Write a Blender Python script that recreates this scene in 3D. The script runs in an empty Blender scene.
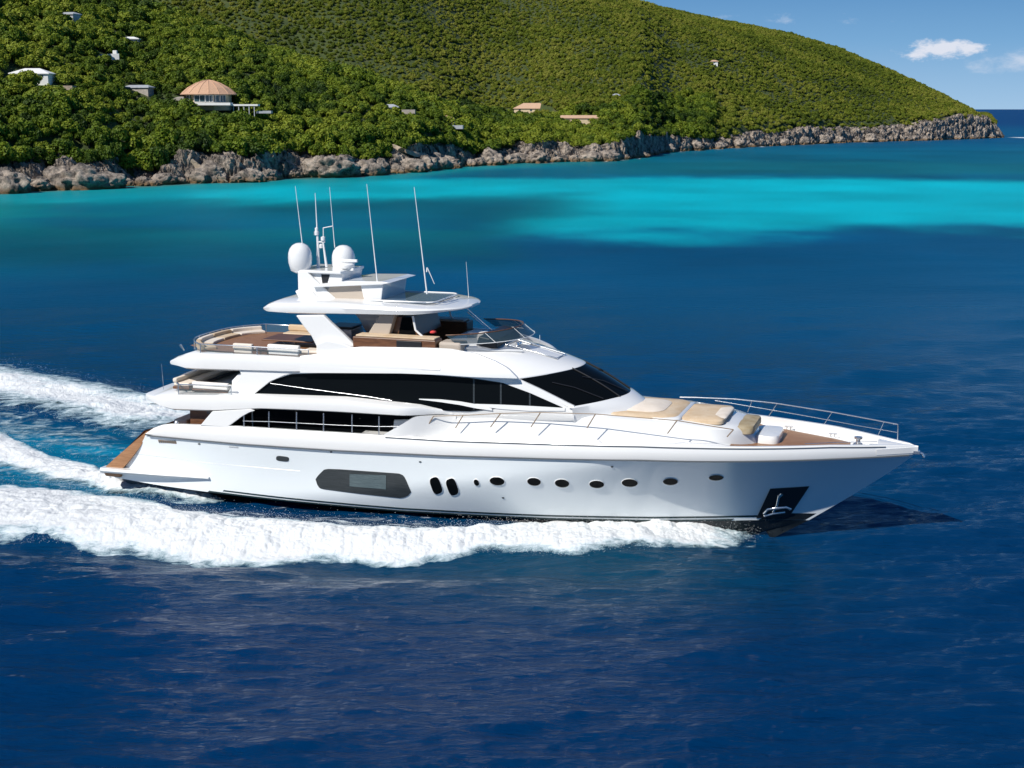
import bpy, bmesh, math, random
import numpy as np
from mathutils import Vector, Matrix
R = math.radians
C = bpy.context.scene.collection
# ------------------------------------------------------------ camera, sky, sun, exposure
FOC, CH, PITCH = 1400.0, 15.3, math.atan(275 / 1400.0)
cam_d = bpy.data.cameras.new('camera'); cam = bpy.data.objects.new('camera', cam_d); C.objects.link(cam)
cam.location = (0, 0, CH); cam.rotation_euler = (math.pi / 2 - PITCH, 0, 0)
cam_d.sensor_width = 36; cam_d.lens = 36 * FOC / 1024; cam_d.clip_start = 0.5; cam_d.clip_end = 90000
bpy.context.scene.camera = cam
SUN_EL, SUN_AZ = R(43), R(223)      # azimuth clockwise from +Y: behind the camera, over the left shoulder
SUN = Vector((math.sin(SUN_AZ) * math.cos(SUN_EL), math.cos(SUN_AZ) * math.cos(SUN_EL), math.sin(SUN_EL)))
w = bpy.data.worlds.new('World'); bpy.context.scene.world = w; w.use_nodes = True
nt = w.node_tree; nt.nodes.clear()
def nd(nt, t, **k):
    n = nt.nodes.new(t)
    for a, b in k.items():
        if a.startswith('_'): n.inputs[a[1:].replace('_', ' ')].default_value = b
        else: setattr(n, a, b)
    return n
sky = nd(nt, 'ShaderNodeTexSky', sky_type='NISHITA', sun_disc=False, sun_elevation=SUN_EL, sun_rotation=SUN_AZ,
         altitude=50, air_density=1.0, dust_density=0.15, ozone_density=3.5)
bg = nd(nt, 'ShaderNodeBackground'); bg.inputs[1].default_value = 0.085
ow = nd(nt, 'ShaderNodeOutputWorld')
# a few cumulus puffs low over the horizon, laid out by sky direction
tc = nd(nt, 'ShaderNodeTexCoord')
def cloud_mask(cx, cz, rx, rz, seed, lo, hi):
    mp = nd(nt, 'ShaderNodeMapping'); mp.inputs['Location'].default_value = (-cx / rx, 0, -cz / rz); mp.inputs['Scale'].default_value = (1 / rx, 0, 1 / rz)
    nt.links.new(tc.outputs['Generated'], mp.inputs['Vector'])
    ln = nd(nt, 'ShaderNodeVectorMath', operation='LENGTH'); nt.links.new(mp.outputs[0], ln.inputs[0])
    nz = nd(nt, 'ShaderNodeTexNoise', _Scale=46.0, _Detail=7.0, _Roughness=0.62)
    m2 = nd(nt, 'ShaderNodeMapping'); m2.inputs['Location'].default_value = (seed, seed, 0); m2.inputs['Scale'].default_value = (1, 1, 2.2)
    nt.links.new(tc.outputs['Generated'], m2.inputs['Vector']); nt.links.new(m2.outputs[0], nz.inputs['Vector'])
    a = nd(nt, 'ShaderNodeMath', operation='MULTIPLY_ADD'); a.inputs[1].default_value = 2.6
    nt.links.new(nz.outputs[0], a.inputs[0])
    s = nd(nt, 'ShaderNodeMath', operation='MULTIPLY'); s.inputs[1].default_value = -1.0
    nt.links.new(ln.outputs['Value'], s.inputs[0]); nt.links.new(s.outputs[0], a.inputs[2])
    mr = nd(nt, 'ShaderNodeMapRange', interpolation_type='SMOOTHSTEP'); mr.inputs['From Min'].default_value = lo; mr.inputs['From Max'].default_value = hi
    nt.links.new(a.outputs[0], mr.inputs[0]); return mr.outputs[0]
c1 = cloud_mask(0.288, 0.0400, 0.027, 0.0088, 3.0, 0.42, 0.95)
c2 = cloud_mask(0.335, 0.030, 0.05, 0.010, 9.0, 0.55, 2.2)
c3 = cloud_mask(0.10, 0.055, 0.16, 0.012, 5.0, 0.7, 1.9)
ad = nd(nt, 'ShaderNodeMath', operation='MAXIMUM'); nt.links.new(c1, ad.inputs[0]); nt.links.new(c2, ad.inputs[1])
ad2 = nd(nt, 'ShaderNodeMath', operation='MAXIMUM'); nt.links.new(ad.outputs[0], ad2.inputs[0]); nt.links.new(c3, ad2.inputs[1])
# clear tropical air: keep the low sky blue instead of milky
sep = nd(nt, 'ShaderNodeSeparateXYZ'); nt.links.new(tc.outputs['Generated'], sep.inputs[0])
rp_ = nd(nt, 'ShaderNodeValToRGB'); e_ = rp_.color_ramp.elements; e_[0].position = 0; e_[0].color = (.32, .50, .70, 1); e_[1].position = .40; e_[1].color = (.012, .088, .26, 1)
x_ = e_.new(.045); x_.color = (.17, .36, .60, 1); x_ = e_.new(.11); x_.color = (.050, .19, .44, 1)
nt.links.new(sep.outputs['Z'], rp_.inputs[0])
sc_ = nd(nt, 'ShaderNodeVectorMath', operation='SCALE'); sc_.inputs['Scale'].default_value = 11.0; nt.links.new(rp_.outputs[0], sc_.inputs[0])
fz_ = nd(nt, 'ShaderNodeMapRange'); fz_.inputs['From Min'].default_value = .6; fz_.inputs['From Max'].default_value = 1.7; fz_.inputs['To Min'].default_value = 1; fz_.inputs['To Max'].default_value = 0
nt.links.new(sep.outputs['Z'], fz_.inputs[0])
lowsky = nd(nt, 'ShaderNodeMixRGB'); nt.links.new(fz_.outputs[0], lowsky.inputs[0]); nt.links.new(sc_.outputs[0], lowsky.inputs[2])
hs = nd(nt, 'ShaderNodeHueSaturation', _Saturation=1.15, _Value=0.95); nt.links.new(sky.outputs[0], hs.inputs['Color'])
mx = nd(nt, 'ShaderNodeMixRGB'); mx.inputs[2].default_value = (7.2, 7.6, 8.6, 1)
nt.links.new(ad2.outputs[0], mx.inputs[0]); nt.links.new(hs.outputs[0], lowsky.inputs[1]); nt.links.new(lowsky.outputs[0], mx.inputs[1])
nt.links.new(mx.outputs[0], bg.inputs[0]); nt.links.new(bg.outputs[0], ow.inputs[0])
sl = bpy.data.lights.new('sun', 'SUN'); sl.energy = 4.6; sl.angle = R(0.5); sl.color = (1.0, 0.955, 0.88)
so = bpy.data.objects.new('sun', sl); C.objects.link(so); so.rotation_euler = (-SUN).to_track_quat('-Z', 'Y').to_euler()
so.location = (-60, -40, 80)
sc = bpy.context.scene
sc.view_settings.view_transform = 'Standard'; sc.view_settings.look = 'None'; sc.view_settings.exposure = 0.25; sc.view_settings.gamma = 1
sc.cycles.max_bounces = 8; sc.cycles.transparent_max_bounces = 12; sc.cycles.caustics_reflective = False; sc.cycles.caustics_refractive = False

# ------------------------------------------------------------ helpers
random.seed(7); RNG = np.random.default_rng(11)
def tag(o, label=None, cat=None, group=None, kind=None):
    if label: o['label'] = label
    if cat: o['category'] = cat
    if group: o['group'] = group
    if kind: o['kind'] = kind
    return o
def empty(name, loc=(0, 0, 0), rz=0.0):
    o = bpy.data.objects.new(name, None); C.objects.link(o); o.location = loc; o.rotation_euler = (0, 0, rz); o.empty_display_size = 0.5; return o
def mesh_np(name, V, F, mat, parent=None, smooth=True, attrs=None, cattrs=None):
    """V (n,3), F (m,4) or (m,3)"""
    V = np.asarray(V, np.float32); F = np.asarray(F, np.int32)
    me = bpy.data.meshes.new(name); k = F.shape[1]
    me.vertices.add(len(V)); me.vertices.foreach_set('co', V.ravel())
    me.loops.add(F.size); me.loops.foreach_set('vertex_index', F.ravel())
    me.polygons.add(len(F)); me.polygons.foreach_set('loop_start', np.arange(len(F), dtype=np.int32) * k)
    me.update(calc_edges=True)
    me.polygons.foreach_set('use_smooth', np.full(len(F), smooth))
    for n_, a in (attrs or {}).items():
        at = me.attributes.new(n_, 'FLOAT', 'POINT'); at.data.foreach_set('value', np.asarray(a, np.float32).ravel())
    for n_, a in (cattrs or {}).items():
        at = me.attributes.new(n_, 'FLOAT_COLOR', 'POINT'); at.data.foreach_set('color', np.asarray(a, np.float32).ravel())
    me.validate(); me.materials.append(mat)
    o = bpy.data.objects.new(name, me); C.objects.link(o); o.parent = parent; return o
def gridF(nu, nv, wrap_v=False):
    i, j = np.meshgrid(np.arange(nu - 1), np.arange(nv if wrap_v else nv - 1), indexing='ij')
    j2 = (j + 1) % nv
    return np.stack([i * nv + j, (i + 1) * nv + j, (i + 1) * nv + j2, i * nv + j2], -1).reshape(-1, 4)
class MB:
    def __init__(s): s.v = []; s.f = []
    def add(s, vs, fs):
        o = len(s.v); s.v += [tuple(v) for v in vs]; s.f += [[i + o for i in f] for f in fs]; return s
    def box(s, x0, x1, y0, y1, z0, z1):
        return s.add([(x, y, z) for z in (z0, z1) for y in (y0, y1) for x in (x0, x1)],
                     [(0, 2, 3, 1), (4, 5, 7, 6), (0, 1, 5, 4), (2, 6, 7, 3), (0, 4, 6, 2), (1, 3, 7, 5)])
    def tube(s, pts, r, n=8, r1=None):
        pts = [Vector(p) for p in pts]; N = len(pts); vs = []; fs = []
        for i, p in enumerate(pts):
            t = (pts[min(i + 1, N - 1)] - pts[max(i - 1, 0)]).normalized()
            a = t.orthogonal().normalized() if i == 0 else (a - t * a.dot(t)).normalized()
            b = t.cross(a); rr = r if r1 is None else r + (r1 - r) * i / (N - 1)
            for k in range(n):
                g = 2 * math.pi * k / n; vs.append(p + a * (rr * math.cos(g)) + b * (rr * math.sin(g)))
        for i in range(N - 1):
            for k in range(n):
                k2 = (k + 1) % n; fs.append((i * n + k, i * n + k2, (i + 1) * n + k2, (i + 1) * n + k))
        fs.append(list(range(n))[::-1]); fs.append([(N - 1) * n + k for k in range(n)])
        return s.add(vs, fs)
    def grid(s, rows, closed=False):
        n = len(rows[0]); vs = [p for r in rows for p in r]; fs = []
        for i in range(len(rows) - 1):
            for j in range(n if closed else n - 1):
                j2 = (j + 1) % n; fs.append((i * n + j, (i + 1) * n + j, (i + 1) * n + j2, i * n + j2))
        return s.add(vs, fs)
    def prism(s, pa, pb):
        """closed solid between two congruent outlines"""
        n = len(pa); fs = [list(range(n)), [n + k for k in range(n)][::-1]]
        for k in range(n): k2 = (k + 1) % n; fs.append((k, n + k, n + k2, k2))
        return s.add(list(pa) + list(pb), fs)
    def lathe(s, prof, c=(0, 0, 0), n=24, axis='z'):
        rows = []
        for r, z in prof:
            row = []
            for k in range(n):
                g = 2 * math.pi * k / n; a, b = r * math.cos(g), r * math.sin(g)
                row.append((c[0] + a, c[1] + b, c[2] + z) if axis == 'z' else (c[0] + a, c[1] + z, c[2] + b))
            rows.append(row)
        return s.grid(rows, closed=True)
    def build(s, name, mat, parent=None, smooth=None, bevel=0, seg=2, recalc=True):
        me = bpy.data.meshes.new(name); me.from_pydata([tuple(v) for v in s.v], [], s.f)
        bm = bmesh.new(); bm.from_mesh(me); bmesh.ops.remove_doubles(bm, verts=bm.verts, dist=1e-4)
        if recalc: bmesh.ops.recalc_face_normals(bm, faces=bm.faces)
        bm.to_mesh(me); bm.free(); me.materials.append(mat)
        o = bpy.data.objects.new(name, me); C.objects.link(o); o.parent = parent
        if bevel:
            b = o.modifiers.new('bevel', 'BEVEL'); b.width = bevel; b.segments = seg; b.limit_method = 'ANGLE'; b.angle_limit = R(35)
        if smooth is not None:
            for p in me.polygons: p.use_smooth = True
            me.set_sharp_from_angle(angle=R(smooth))
        return o
# numpy lattice noise
def _h(ix, iy, iz, s=0):
    n = (ix.astype(np.int64) * 374761393 + iy.astype(np.int64) * 668265263 + iz.astype(np.int64) * 2147483647 + s * 1274126177) & 0xffffffff
    n = ((n ^ (n >> 13)) * 1274126177) & 0xffffffff; n = ((n ^ (n >> 16)) * 2246822519) & 0xffffffff; n = n ^ (n >> 15)
    return (n & 0xffffff) / float(0xffffff)
def noise3(p, s=0):
    f = np.floor(p); i = f.astype(np.int64); t = p - f; t = t * t * t * (t * (t * 6 - 15) + 10)
    x, y, z = i[..., 0], i[..., 1], i[..., 2]; tx, ty, tz = t[..., 0], t[..., 1], t[..., 2]
    def L(a, b, t): return a + (b - a) * t
    return L(L(L(_h(x, y, z, s), _h(x + 1, y, z, s), tx), L(_h(x, y + 1, z, s), _h(x + 1, y + 1, z, s), tx), ty),
             L(L(_h(x, y, z + 1, s), _h(x + 1, y, z + 1, s), tx), L(_h(x, y + 1, z + 1, s), _h(x + 1, y + 1, z + 1, s), tx), ty), tz) * 2 - 1
def fbm(p, oct=5, lac=2.03, gain=0.5, s=0, mode=0):
    a, o, tot = 1.0, 0, 0
    for k in range(oct):
        n = noise3(p, s + k)
        if mode == 1: n = 1 - 2 * np.abs(n)          # ridged
        if mode == 2: n = 2 * np.abs(n) - 0.6        # billow
        o = o + a * n; tot += a; a *= gain; p = p * lac + 17.3
    return o / tot
def cracks(p, s=0):
    """F2-F1 of a cell noise: 0 on the joints between blocks"""
    f = np.floor(p).astype(np.int64); d1 = np.full(p.shape[:-1], 9.0); d2 = d1.copy()
    for dx in (-1, 0, 1):
        for dy in (-1, 0, 1):
            for dz in (-1, 0, 1):
                x, y, z = f[..., 0] + dx, f[..., 1] + dy, f[..., 2] + dz
                c = np.stack([x + _h(x, y, z, s + 1), y + _h(x, y, z, s + 2), z + _h(x, y, z, s + 3)], -1)
                d = np.sqrt(((c - p) ** 2).sum(-1)); n1 = np.minimum(d1, d); d2 = np.minimum(np.maximum(d1, d), d2); d1 = n1
    return d2 - d1
def sstep(a, b, x): t = np.clip((x - a) / (b - a), 0, 1); return t * t * (3 - 2 * t)
# picture ray -> world (used once, to survey the real positions of what is traced)
cP, sP = math.cos(PITCH), math.sin(PITCH)
def ray(px, py):
    dx = (px - 512) / FOC; dz = -(py - 384) / FOC; return (dx, cP + dz * sP, -sP + dz * cP)
def sea(px, py, z=0.0):
    d = ray(px, py); t = (z - CH) / d[2]; return Vector((d[0] * t, d[1] * t, z))

# ------------------------------------------------------------ materials
def mat(name, col, rough=0.5, metal=0.0, coat=0.0, spec=0.5, trans=0.0, alpha=1.0, noise=None, bump=None, scale=None):
    """noise=(scale, col2, amount)  bump=(scale, strength, distance)"""
    m = bpy.data.materials.new(name); m.use_nodes = True; t = m.node_tree; b = t.nodes['Principled BSDF']
    b.inputs['Base Color'].default_value = (*col, 1); b.inputs['Roughness'].default_value = rough; b.inputs['Metallic'].default_value = metal
    b.inputs['Coat Weight'].default_value = coat; b.inputs['Coat Roughness'].default_value = 0.04
    b.inputs['Specular IOR Level'].default_value = spec; b.inputs['Transmission Weight'].default_value = trans; b.inputs['Alpha'].default_value = alpha
    tcn = nd(t, 'ShaderNodeTexCoord'); mp = nd(t, 'ShaderNodeMapping'); t.links.new(tcn.outputs['Object'], mp.inputs[0])
    if scale: mp.inputs['Scale'].default_value = scale
    if noise:
        n = nd(t, 'ShaderNodeTexNoise', _Scale=noise[0], _Detail=5.0, _Roughness=0.6); t.links.new(mp.outputs[0], n.inputs['Vector'])
        r = nd(t, 'ShaderNodeMapRange'); r.inputs['From Min'].default_value = 0.35; r.inputs['From Max'].default_value = 0.65; r.inputs['To Max'].default_value = noise[2]
        t.links.new(n.outputs[0], r.inputs[0])
        x = nd(t, 'ShaderNodeMixRGB'); x.inputs[1].default_value = (*col, 1); x.inputs[2].default_value = (*noise[1], 1)
        t.links.new(r.outputs[0], x.inputs[0]); t.links.new(x.outputs[0], b.inputs['Base Color'])
    if bump:
        n = nd(t, 'ShaderNodeTexNoise', _Scale=bump[0], _Detail=5.0); t.links.new(mp.outputs[0], n.inputs['Vector'])
        u = nd(t, 'ShaderNodeBump', _Strength=bump[1], _Distance=bump[2]); t.links.new(n.outputs[0], u.inputs['Height']); t.links.new(u.outputs[0], b.inputs['Normal'])
    return m
M = {}
M['gel'] = mat('white_gelcoat', (.74, .74, .73), .22, coat=.6, noise=(.35, (.71, .715, .715), .5))
M['hull'] = mat('hull_paint', (.745, .79, .81), .24, coat=.5, spec=.5)
M['hull'].node_tree.nodes['Principled BSDF'].inputs['Coat IOR'].default_value = 1.45
M['grey'] = mat('grey_line', (.10, .11, .12), .4)
M['antifoul'] = mat('black_antifouling', (.006, .009, .012), .22, noise=(1.2, (.015, .02, .025), 1))
M['boot'] = mat('boot_stripe', (.012, .03, .035), .2)
M['glass'] = mat('tinted_black_glass', (.003, .004, .005), .04, spec=.12, bump=(.35, .04, .03))
M['glass'].node_tree.nodes['Principled BSDF'].inputs['IOR'].default_value = 1.3
M['clear'] = mat('tinted_clear_glass', (.20, .30, .34), .03, spec=.5, alpha=.2)
M['smoke'] = mat('smoked_windscreen', (.03, .05, .06), .03, spec=.8, alpha=.72)
M['steel'] = mat('polished_steel', (.72, .73, .74), .22, metal=.9)
M['teak'] = mat('teak', (.36, .185, .09), .5, noise=(3.0, (.24, .115, .05), 1), scale=(.6, 5, 5), bump=(9, .3, .01))
def planks(m):
    t = m.node_tree; bs = t.nodes['Principled BSDF']; src = bs.inputs['Base Color'].links[0].from_socket
    tcn = nd(t, 'ShaderNodeTexCoord'); wv = nd(t, 'ShaderNodeTexWave', wave_type='BANDS', bands_direction='Y', _Scale=3.2, _Distortion=0.0); t.links.new(tcn.outputs['Object'], wv.inputs['Vector'])
    mr = nd(t, 'ShaderNodeMapRange'); mr.inputs['From Min'].default_value = .04; mr.inputs['From Max'].default_value = .16; t.links.new(wv.outputs['Fac'], mr.inputs[0])
    mx_ = nd(t, 'ShaderNodeMixRGB'); mx_.inputs[1].default_value = (.05, .03, .02, 1); t.links.new(mr.outputs[0], mx_.inputs[0]); t.links.new(src, mx_.inputs[2]); t.links.new(mx_.outputs[0], bs.inputs['Base Color'])
planks(M['teak'])
M['cherry'] = mat('varnished_wood', (.17, .075, .035), .3, noise=(4.0, (.09, .04, .02), 1), scale=(.7, 5, 5))
M['cream'] = mat('cream_upholstery', (.72, .64, .55), .75, noise=(2.5, (.60, .52, .43), .6), bump=(14, .25, .02))
M['white_cush'] = mat('white_upholstery', (.78, .75, .71), .75, bump=(12, .25, .02))
M['tan'] = mat('tan_sunpad', (.50, .36, .22), .8, noise=(1.6, (.60, .49, .36), .8), bump=(8, .35, .03))
M['olive'] = mat('faded_olive_cover', (.27, .21, .12), .85, noise=(1.8, (.40, .34, .24), .9), bump=(5, .5, .05))
M['taupe'] = mat('taupe_panel', (.42, .36, .30), .5)
M['black'] = mat('black_plastic', (.015, .015, .017), .4)
M['dgrey'] = mat('dark_grey_panel', (.022, .027, .03), .3, scale=(1, 1, 14), noise=(2.4, (.045, .052, .056), .8))
M['lgrey'] = mat('slate_window', (.06, .085, .095), .15, scale=(1, 1, 18), noise=(2.2, (.11, .15, .16), .9))
M['solar'] = mat('roof_glass', (.10, .14, .18), .12)
M['line'] = mat('bronze_line', (.22, .15, .09), .4)
M['red'] = mat('red_cloth', (.6, .05, .05), .8); M['bluec'] = mat('blue_cloth', (.05, .14, .4), .8)

# ============================================================ LARGE STRUCTURE: sea, hills, shore
YA, YX, YY = R(18), -0.8, 53.2                  # yacht heading (bow towards +x and nearer), position
ca, sa = math.cos(YA), math.sin(YA)
def to_local(p):
    x, y = p[0] - YX, p[1] - YY; return (x * ca - y * sa, x * sa + y * ca, p[2])
def PY(px, py, yl):
    """yacht coordinates of a picture point that lies on the fore-and-aft plane y = yl"""
    d = ray(px, py); o = to_local((0, 0, CH)); q = to_local((d[0], d[1], CH + d[2])); e = [q[i] - o[i] for i in range(3)]
    t = (yl - o[1]) / e[1]; return (o[0] + e[0] * t, yl, o[2] + e[2] * t)
def PS(px, py, bf, off=0.0):
    """the same on a curved starboard side of half breadth bf(X, Z)"""
    yl = -2.8
    for _ in range(7):
        p = PY(px, py, yl); yl = -(bf(p[0], p[2]) + off)
    return PY(px, py, yl)
def interp(pts, x): return float(np.interp(x, [p[0] for p in pts], [p[1] for p in pts]))

# ---- shoreline and hills (k = x / y seen from the origin, depth = y)
def kd(px, py): d = ray(px, py); return d[0] / d[1]
shore_px = [(-160, 203), (-60, 197), (0, 193), (60, 190), (100, 188), (150, 186), (200, 183), (250, 181.5), (300, 178), (350, 177), (400, 173), (450, 168), (500, 164), (560, 162), (600, 161.5), (640, 158), (670, 152), (700, 150), (760, 146.5), (850, 142.5), (940, 140), (1010, 137.6)]
SK = np.array([kd(*p) for p in shore_px]); SD = np.array([sea(*p).y for p in shore_px])
def shoreD(k):
    d = np.interp(k, SK, SD)
    return d + 5.0 * fbm(np.stack([k * 55, k * 0, k * 0], -1), 4, s=5) * sstep(SK[-1], SK[-1] - .03, k)
K_END = SK[-1]
def elev(py): return math.tan(math.atan((384 - py) / FOC) - PITCH)
near_px = [(-200, -130), (-60, -90), (0, -62), (60, -36), (110, -14), (150, 2), (200, 16), (260, 40), (300, 53), (350, 64), (400, 80), (440, 95), (480, 103), (540, 114), (600, 130), (640, 142), (660, 150)]
far_px = [(-200, -160), (0, -150), (150, -132), (300, -110), (400, -82), (500, -46), (570, -22), (620, -4), (660, 4), (700, 13), (760, 25), (820, 40), (880, 62), (930, 85), (965, 104), (985, 116)]
NK = [kd(*p) for p in near_px]; NE = [elev(p[1]) for p in near_px]
FK = [kd(*p) for p in far_px]; FE = [elev(p[1]) for p in far_px]
CLP = [(-160, 5.5), (0, 5.4), (60, 7.2), (108, 5.6), (128, 2.6), (160, 2.4), (182, 6.2), (215, 6.0), (260, 6.2), (300, 5.2), (345, 4.6), (380, 5.2), (425, 8.0), (452, 6.5), (480, 3.0), (505, 5.5), (545, 8.0), (572, 5.2), (600, 4.2), (640, 8.0), (690, 5.0), (720, 4.2), (760, 6.2), (820, 7.2), (860, 6.4), (905, 8.2), (960, 13.5), (985, 11.5), (1003, 7.0)]
CLX = [kd(p[0], 165) for p in CLP]; CLH = [p[1] for p in CLP]
NEAR_END = kd(660, 150)
def hills(k, d):
    """ground height for arrays k, d"""
    k, d = np.asarray(k, float), np.asarray(d, float)
    u = d - shoreD(k); sd = np.interp(k, SK, SD)
    cl = np.interp(k, CLX, CLH)
    cliff = cl * sstep(-1.5, 6.5, u) * (0.85 + 0.3 * fbm(np.stack([k * d * .08, d * .05, k * 0], -1), 3, s=3))
    # near ridge
    rd = sd + np.interp(k, [-.5, -.37, -.25, -.1, .0, NEAR_END], [230, 210, 175, 110, 70, 22])
    hr = CH + rd * np.interp(k, NK, NE) - 3.2
    t = np.clip((d - sd) / (rd - sd), 0, 3)
    prof = np.where(t < 1, 0.10 + 0.90 * np.sin(np.clip(t, 0, 1) * math.pi / 2) ** 1.15, 1 - .55 * (t - 1) ** 1.2)
    near = np.where(k < NEAR_END + .03, cl + (hr - cl) * (prof - .10) / .9 * sstep(NEAR_END + .03, NEAR_END - .08, k), -50)
    near = near * 1.0 + 2.2 * fbm(np.stack([k * d * .02, d * .016, k * 0], -1), 3, s=8) * sstep(5, 40, u)
    # far ridge
    lf = np.clip((NEAR_END + .03 - k) / .12, 0, 1); fsd = sd + 110 * lf + 250 * np.clip(NEAR_END - .06 - k, 0, 1)
    frd = fsd + np.interp(k, [-.5, .0, .12, .25, .33, K_END], [420, 400, 330, 220, 95, 14])
    fhr = CH + frd * np.interp(k, FK, FE) - 2.0
    base = cl + 8 * lf
    t2 = np.clip((d - fsd) / (frd - fsd), 0, 3)
    prof2 = np.where(t2 < 1, np.sin(t2 * math.pi / 2) ** 1.1, 1 - .5 * (t2 - 1) ** 1.3)
    far = base + (fhr - base) * prof2 + 2.5 * fbm(np.stack([k * d * .012, d * .01, k * 0], -1), 3, s=18) * sstep(10, 60, u)
    far = np.where(d < fsd, base - (fsd - d) * .30, far)
    top = np.maximum(near, far)
    h = cliff + (top - cliff) * sstep(5, 16, u)
    h = np.where(u < 6.5, cliff - 3.0 * sstep(0.5, -3, u), h)
    # the headland ends in the sea
    e = sstep(K_END + .0040, K_END - .018, k + .002 * noise3(np.stack([d * .12, d * 0, k * 0], -1), 9))
    return h * e - 4 * (1 - e)
def world_of(k, d, h): return np.stack([k * d, d, h], -1)
def hit(px, py, start=0):
    d = ray(px, py); k = d[0] / d[1]
    ds = np.arange(230 + start, 1500, 0.5); zz = CH + ds * d[2] / d[1]; hh = hills(np.full_like(ds, k), ds)
    i = np.argmax(hh >= zz)
    return Vector((k * ds[i], ds[i], float(hh[i])))

def add_col(t, sock_pairs): pass
def terrain_material():
    m = bpy.data.materials.new('scrub_soil'); m.use_nodes = True; t = m.node_tree; b = t.nodes['Principled BSDF']; b.inputs['Roughness'].default_value = .95
    g = nd(t, 'ShaderNodeNewGeometry'); n = nd(t, 'ShaderNodeTexNoise', _Scale=.25, _Detail=8.0, _Roughness=.7); t.links.new(g.outputs['Position'], n.inputs['Vector'])
    r = nd(t, 'ShaderNodeValToRGB'); e = r.color_ramp.elements; e[0].position = .35; e[0].color = (.022, .034, .008, 1); e[1].position = .72; e[1].color = (.085, .08, .03, 1)
    x = e.new(.5); x.color = (.040, .062, .010, 1)
    t.links.new(n.outputs[0], r.inputs[0]); t.links.new(r.outputs[0], b.inputs['Base Color'])
    u = nd(t, 'ShaderNodeBump', _Strength=.8, _Distance=.6); t.links.new(n.outputs[0], u.inputs['Height']); t.links.new(u.outputs[0], b.inputs['Normal'])
    return m
def rock_material():
    m = bpy.data.materials.new('weathered_limestone'); m.use_nodes = True; t = m.node_tree; b = t.nodes['Principled BSDF']; b.inputs['Roughness'].default_value = .9
    g = nd(t, 'ShaderNodeNewGeometry'); n = nd(t, 'ShaderNodeTexNoise', _Scale=.45, _Detail=9.0, _Roughness=.72); t.links.new(g.outputs['Position'], n.inputs['Vector'])
    r = nd(t, 'ShaderNodeValToRGB'); e = r.color_ramp.elements; e[0].position = .36; e[0].color = (.04, .035, .032, 1); e[1].position = .72; e[1].color = (.56, .48, .395, 1)
    x = e.new(.46); x.color = (.185, .155, .13, 1); x = e.new(.57); x.color = (.43, .36, .295, 1)
    t.links.new(n.outputs[0], r.inputs[0])
    # orange-brown tide band and dark wet foot
    sx = nd(t, 'ShaderNodeSeparateXYZ'); t.links.new(g.outputs['Position'], sx.inputs[0])
    n2 = nd(t, 'ShaderNodeTexNoise', _Scale=.9, _Detail=4.0); t.links.new(g.outputs['Position'], n2.inputs['Vector'])
    ma = nd(t, 'ShaderNodeMath', operation='MULTIPLY_ADD'); ma.inputs[1].default_value = -1.6; t.links.new(n2.outputs[0], ma.inputs[0]); t.links.new(sx.outputs['Z'], ma.inputs[2])
    mr = nd(t, 'ShaderNodeMapRange'); mr.inputs['From Min'].default_value = -.5; mr.inputs['From Max'].default_value = .5; mr.inputs['To Min'].default_value = 1; mr.inputs['To Max'].default_value = 0
    t.links.new(ma.outputs[0], mr.inputs[0])
    mm = nd(t, 'ShaderNodeMixRGB'); mm.inputs[2].default_value = (.20, .12, .055, 1); t.links.new(mr.outputs[0], mm.inputs[0]); t.links.new(r.outputs[0], mm.inputs[1])
    t.links.new(mm.outputs[0], b.inputs['Base Color'])
    v = nd(t, 'ShaderNodeTexNoise', _Scale=1.6, _Detail=8.0, _Roughness=.8); t.links.new(g.outputs['Position'], v.inputs['Vector'])
    u = nd(t, 'ShaderNodeBump', _Strength=1.0, _Distance=.7); t.links.new(v.outputs[0], u.inputs['Height']); t.links.new(u.outputs[0], b.inputs['Normal'])
    return m
M['soil'] = terrain_material(); M['rock'] = rock_material()
K0 = kd(-120, 195)
# hillside sheet
ks = np.linspace(K0, K_END - .016, 460)
off = np.concatenate([np.linspace(8.0, 60, 40), np.linspace(62, 520, 130)[1:]])
kk, oo = np.meshgrid(ks, off, indexing='ij'); dd = np.interp(kk, SK, SD) + oo
hh = hills(kk, dd) - .35 - 2.0 * sstep(11, 8, oo)
mesh_np('hillside', world_of(kk, dd, hh).reshape(-1, 3), gridF(*kk.shape), M['soil'])['kind'] = 'structure'
# rocky shore: dense strip, blocky limestone
ks = np.linspace(K0, K_END + .004, 2100); off = np.linspace(-4, 10.5, 56)
kk, oo = np.meshgrid(ks, off, indexing='ij'); dd = shoreD(kk) + oo
hh = hills(kk, dd); P0 = world_of(kk, dd, hh)
q = P0 * np.array([1, 1, 1.0])
blk = cracks(q * .19 + 3.1, 4); cr = cracks(q * .42 + 7.7, 40)
dsp = 2.3 * np.minimum(blk, .55) + .9 * np.minimum(cr, .4) + .9 * fbm(q * .6, 5, gain=.62, s=51, mode=1)
sh = fbm(np.stack([kk * 42, kk * 0, kk * 0 + 2], -1), 4, s=77)      # taller and lower stretches
env = sstep(-4, 0.5, oo) * (1 - .5 * sstep(8, 10.5, oo))
P0[..., 1] -= (dsp - .9) * 1.15 * env; P0[..., 2] += ((dsp - 1.0) * 1.0 + sh * 2.0 * sstep(0, 5, oo)) * env * sstep(K_END + .003, K_END - .004, kk)
P0[..., 0] += (fbm(q * .5, 3, s=91)) * .7 * env
mesh_np('rocky_shore', P0.reshape(-1, 3), gridF(*kk.shape), M['rock'], smooth=False)['kind'] = 'structure'

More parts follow.
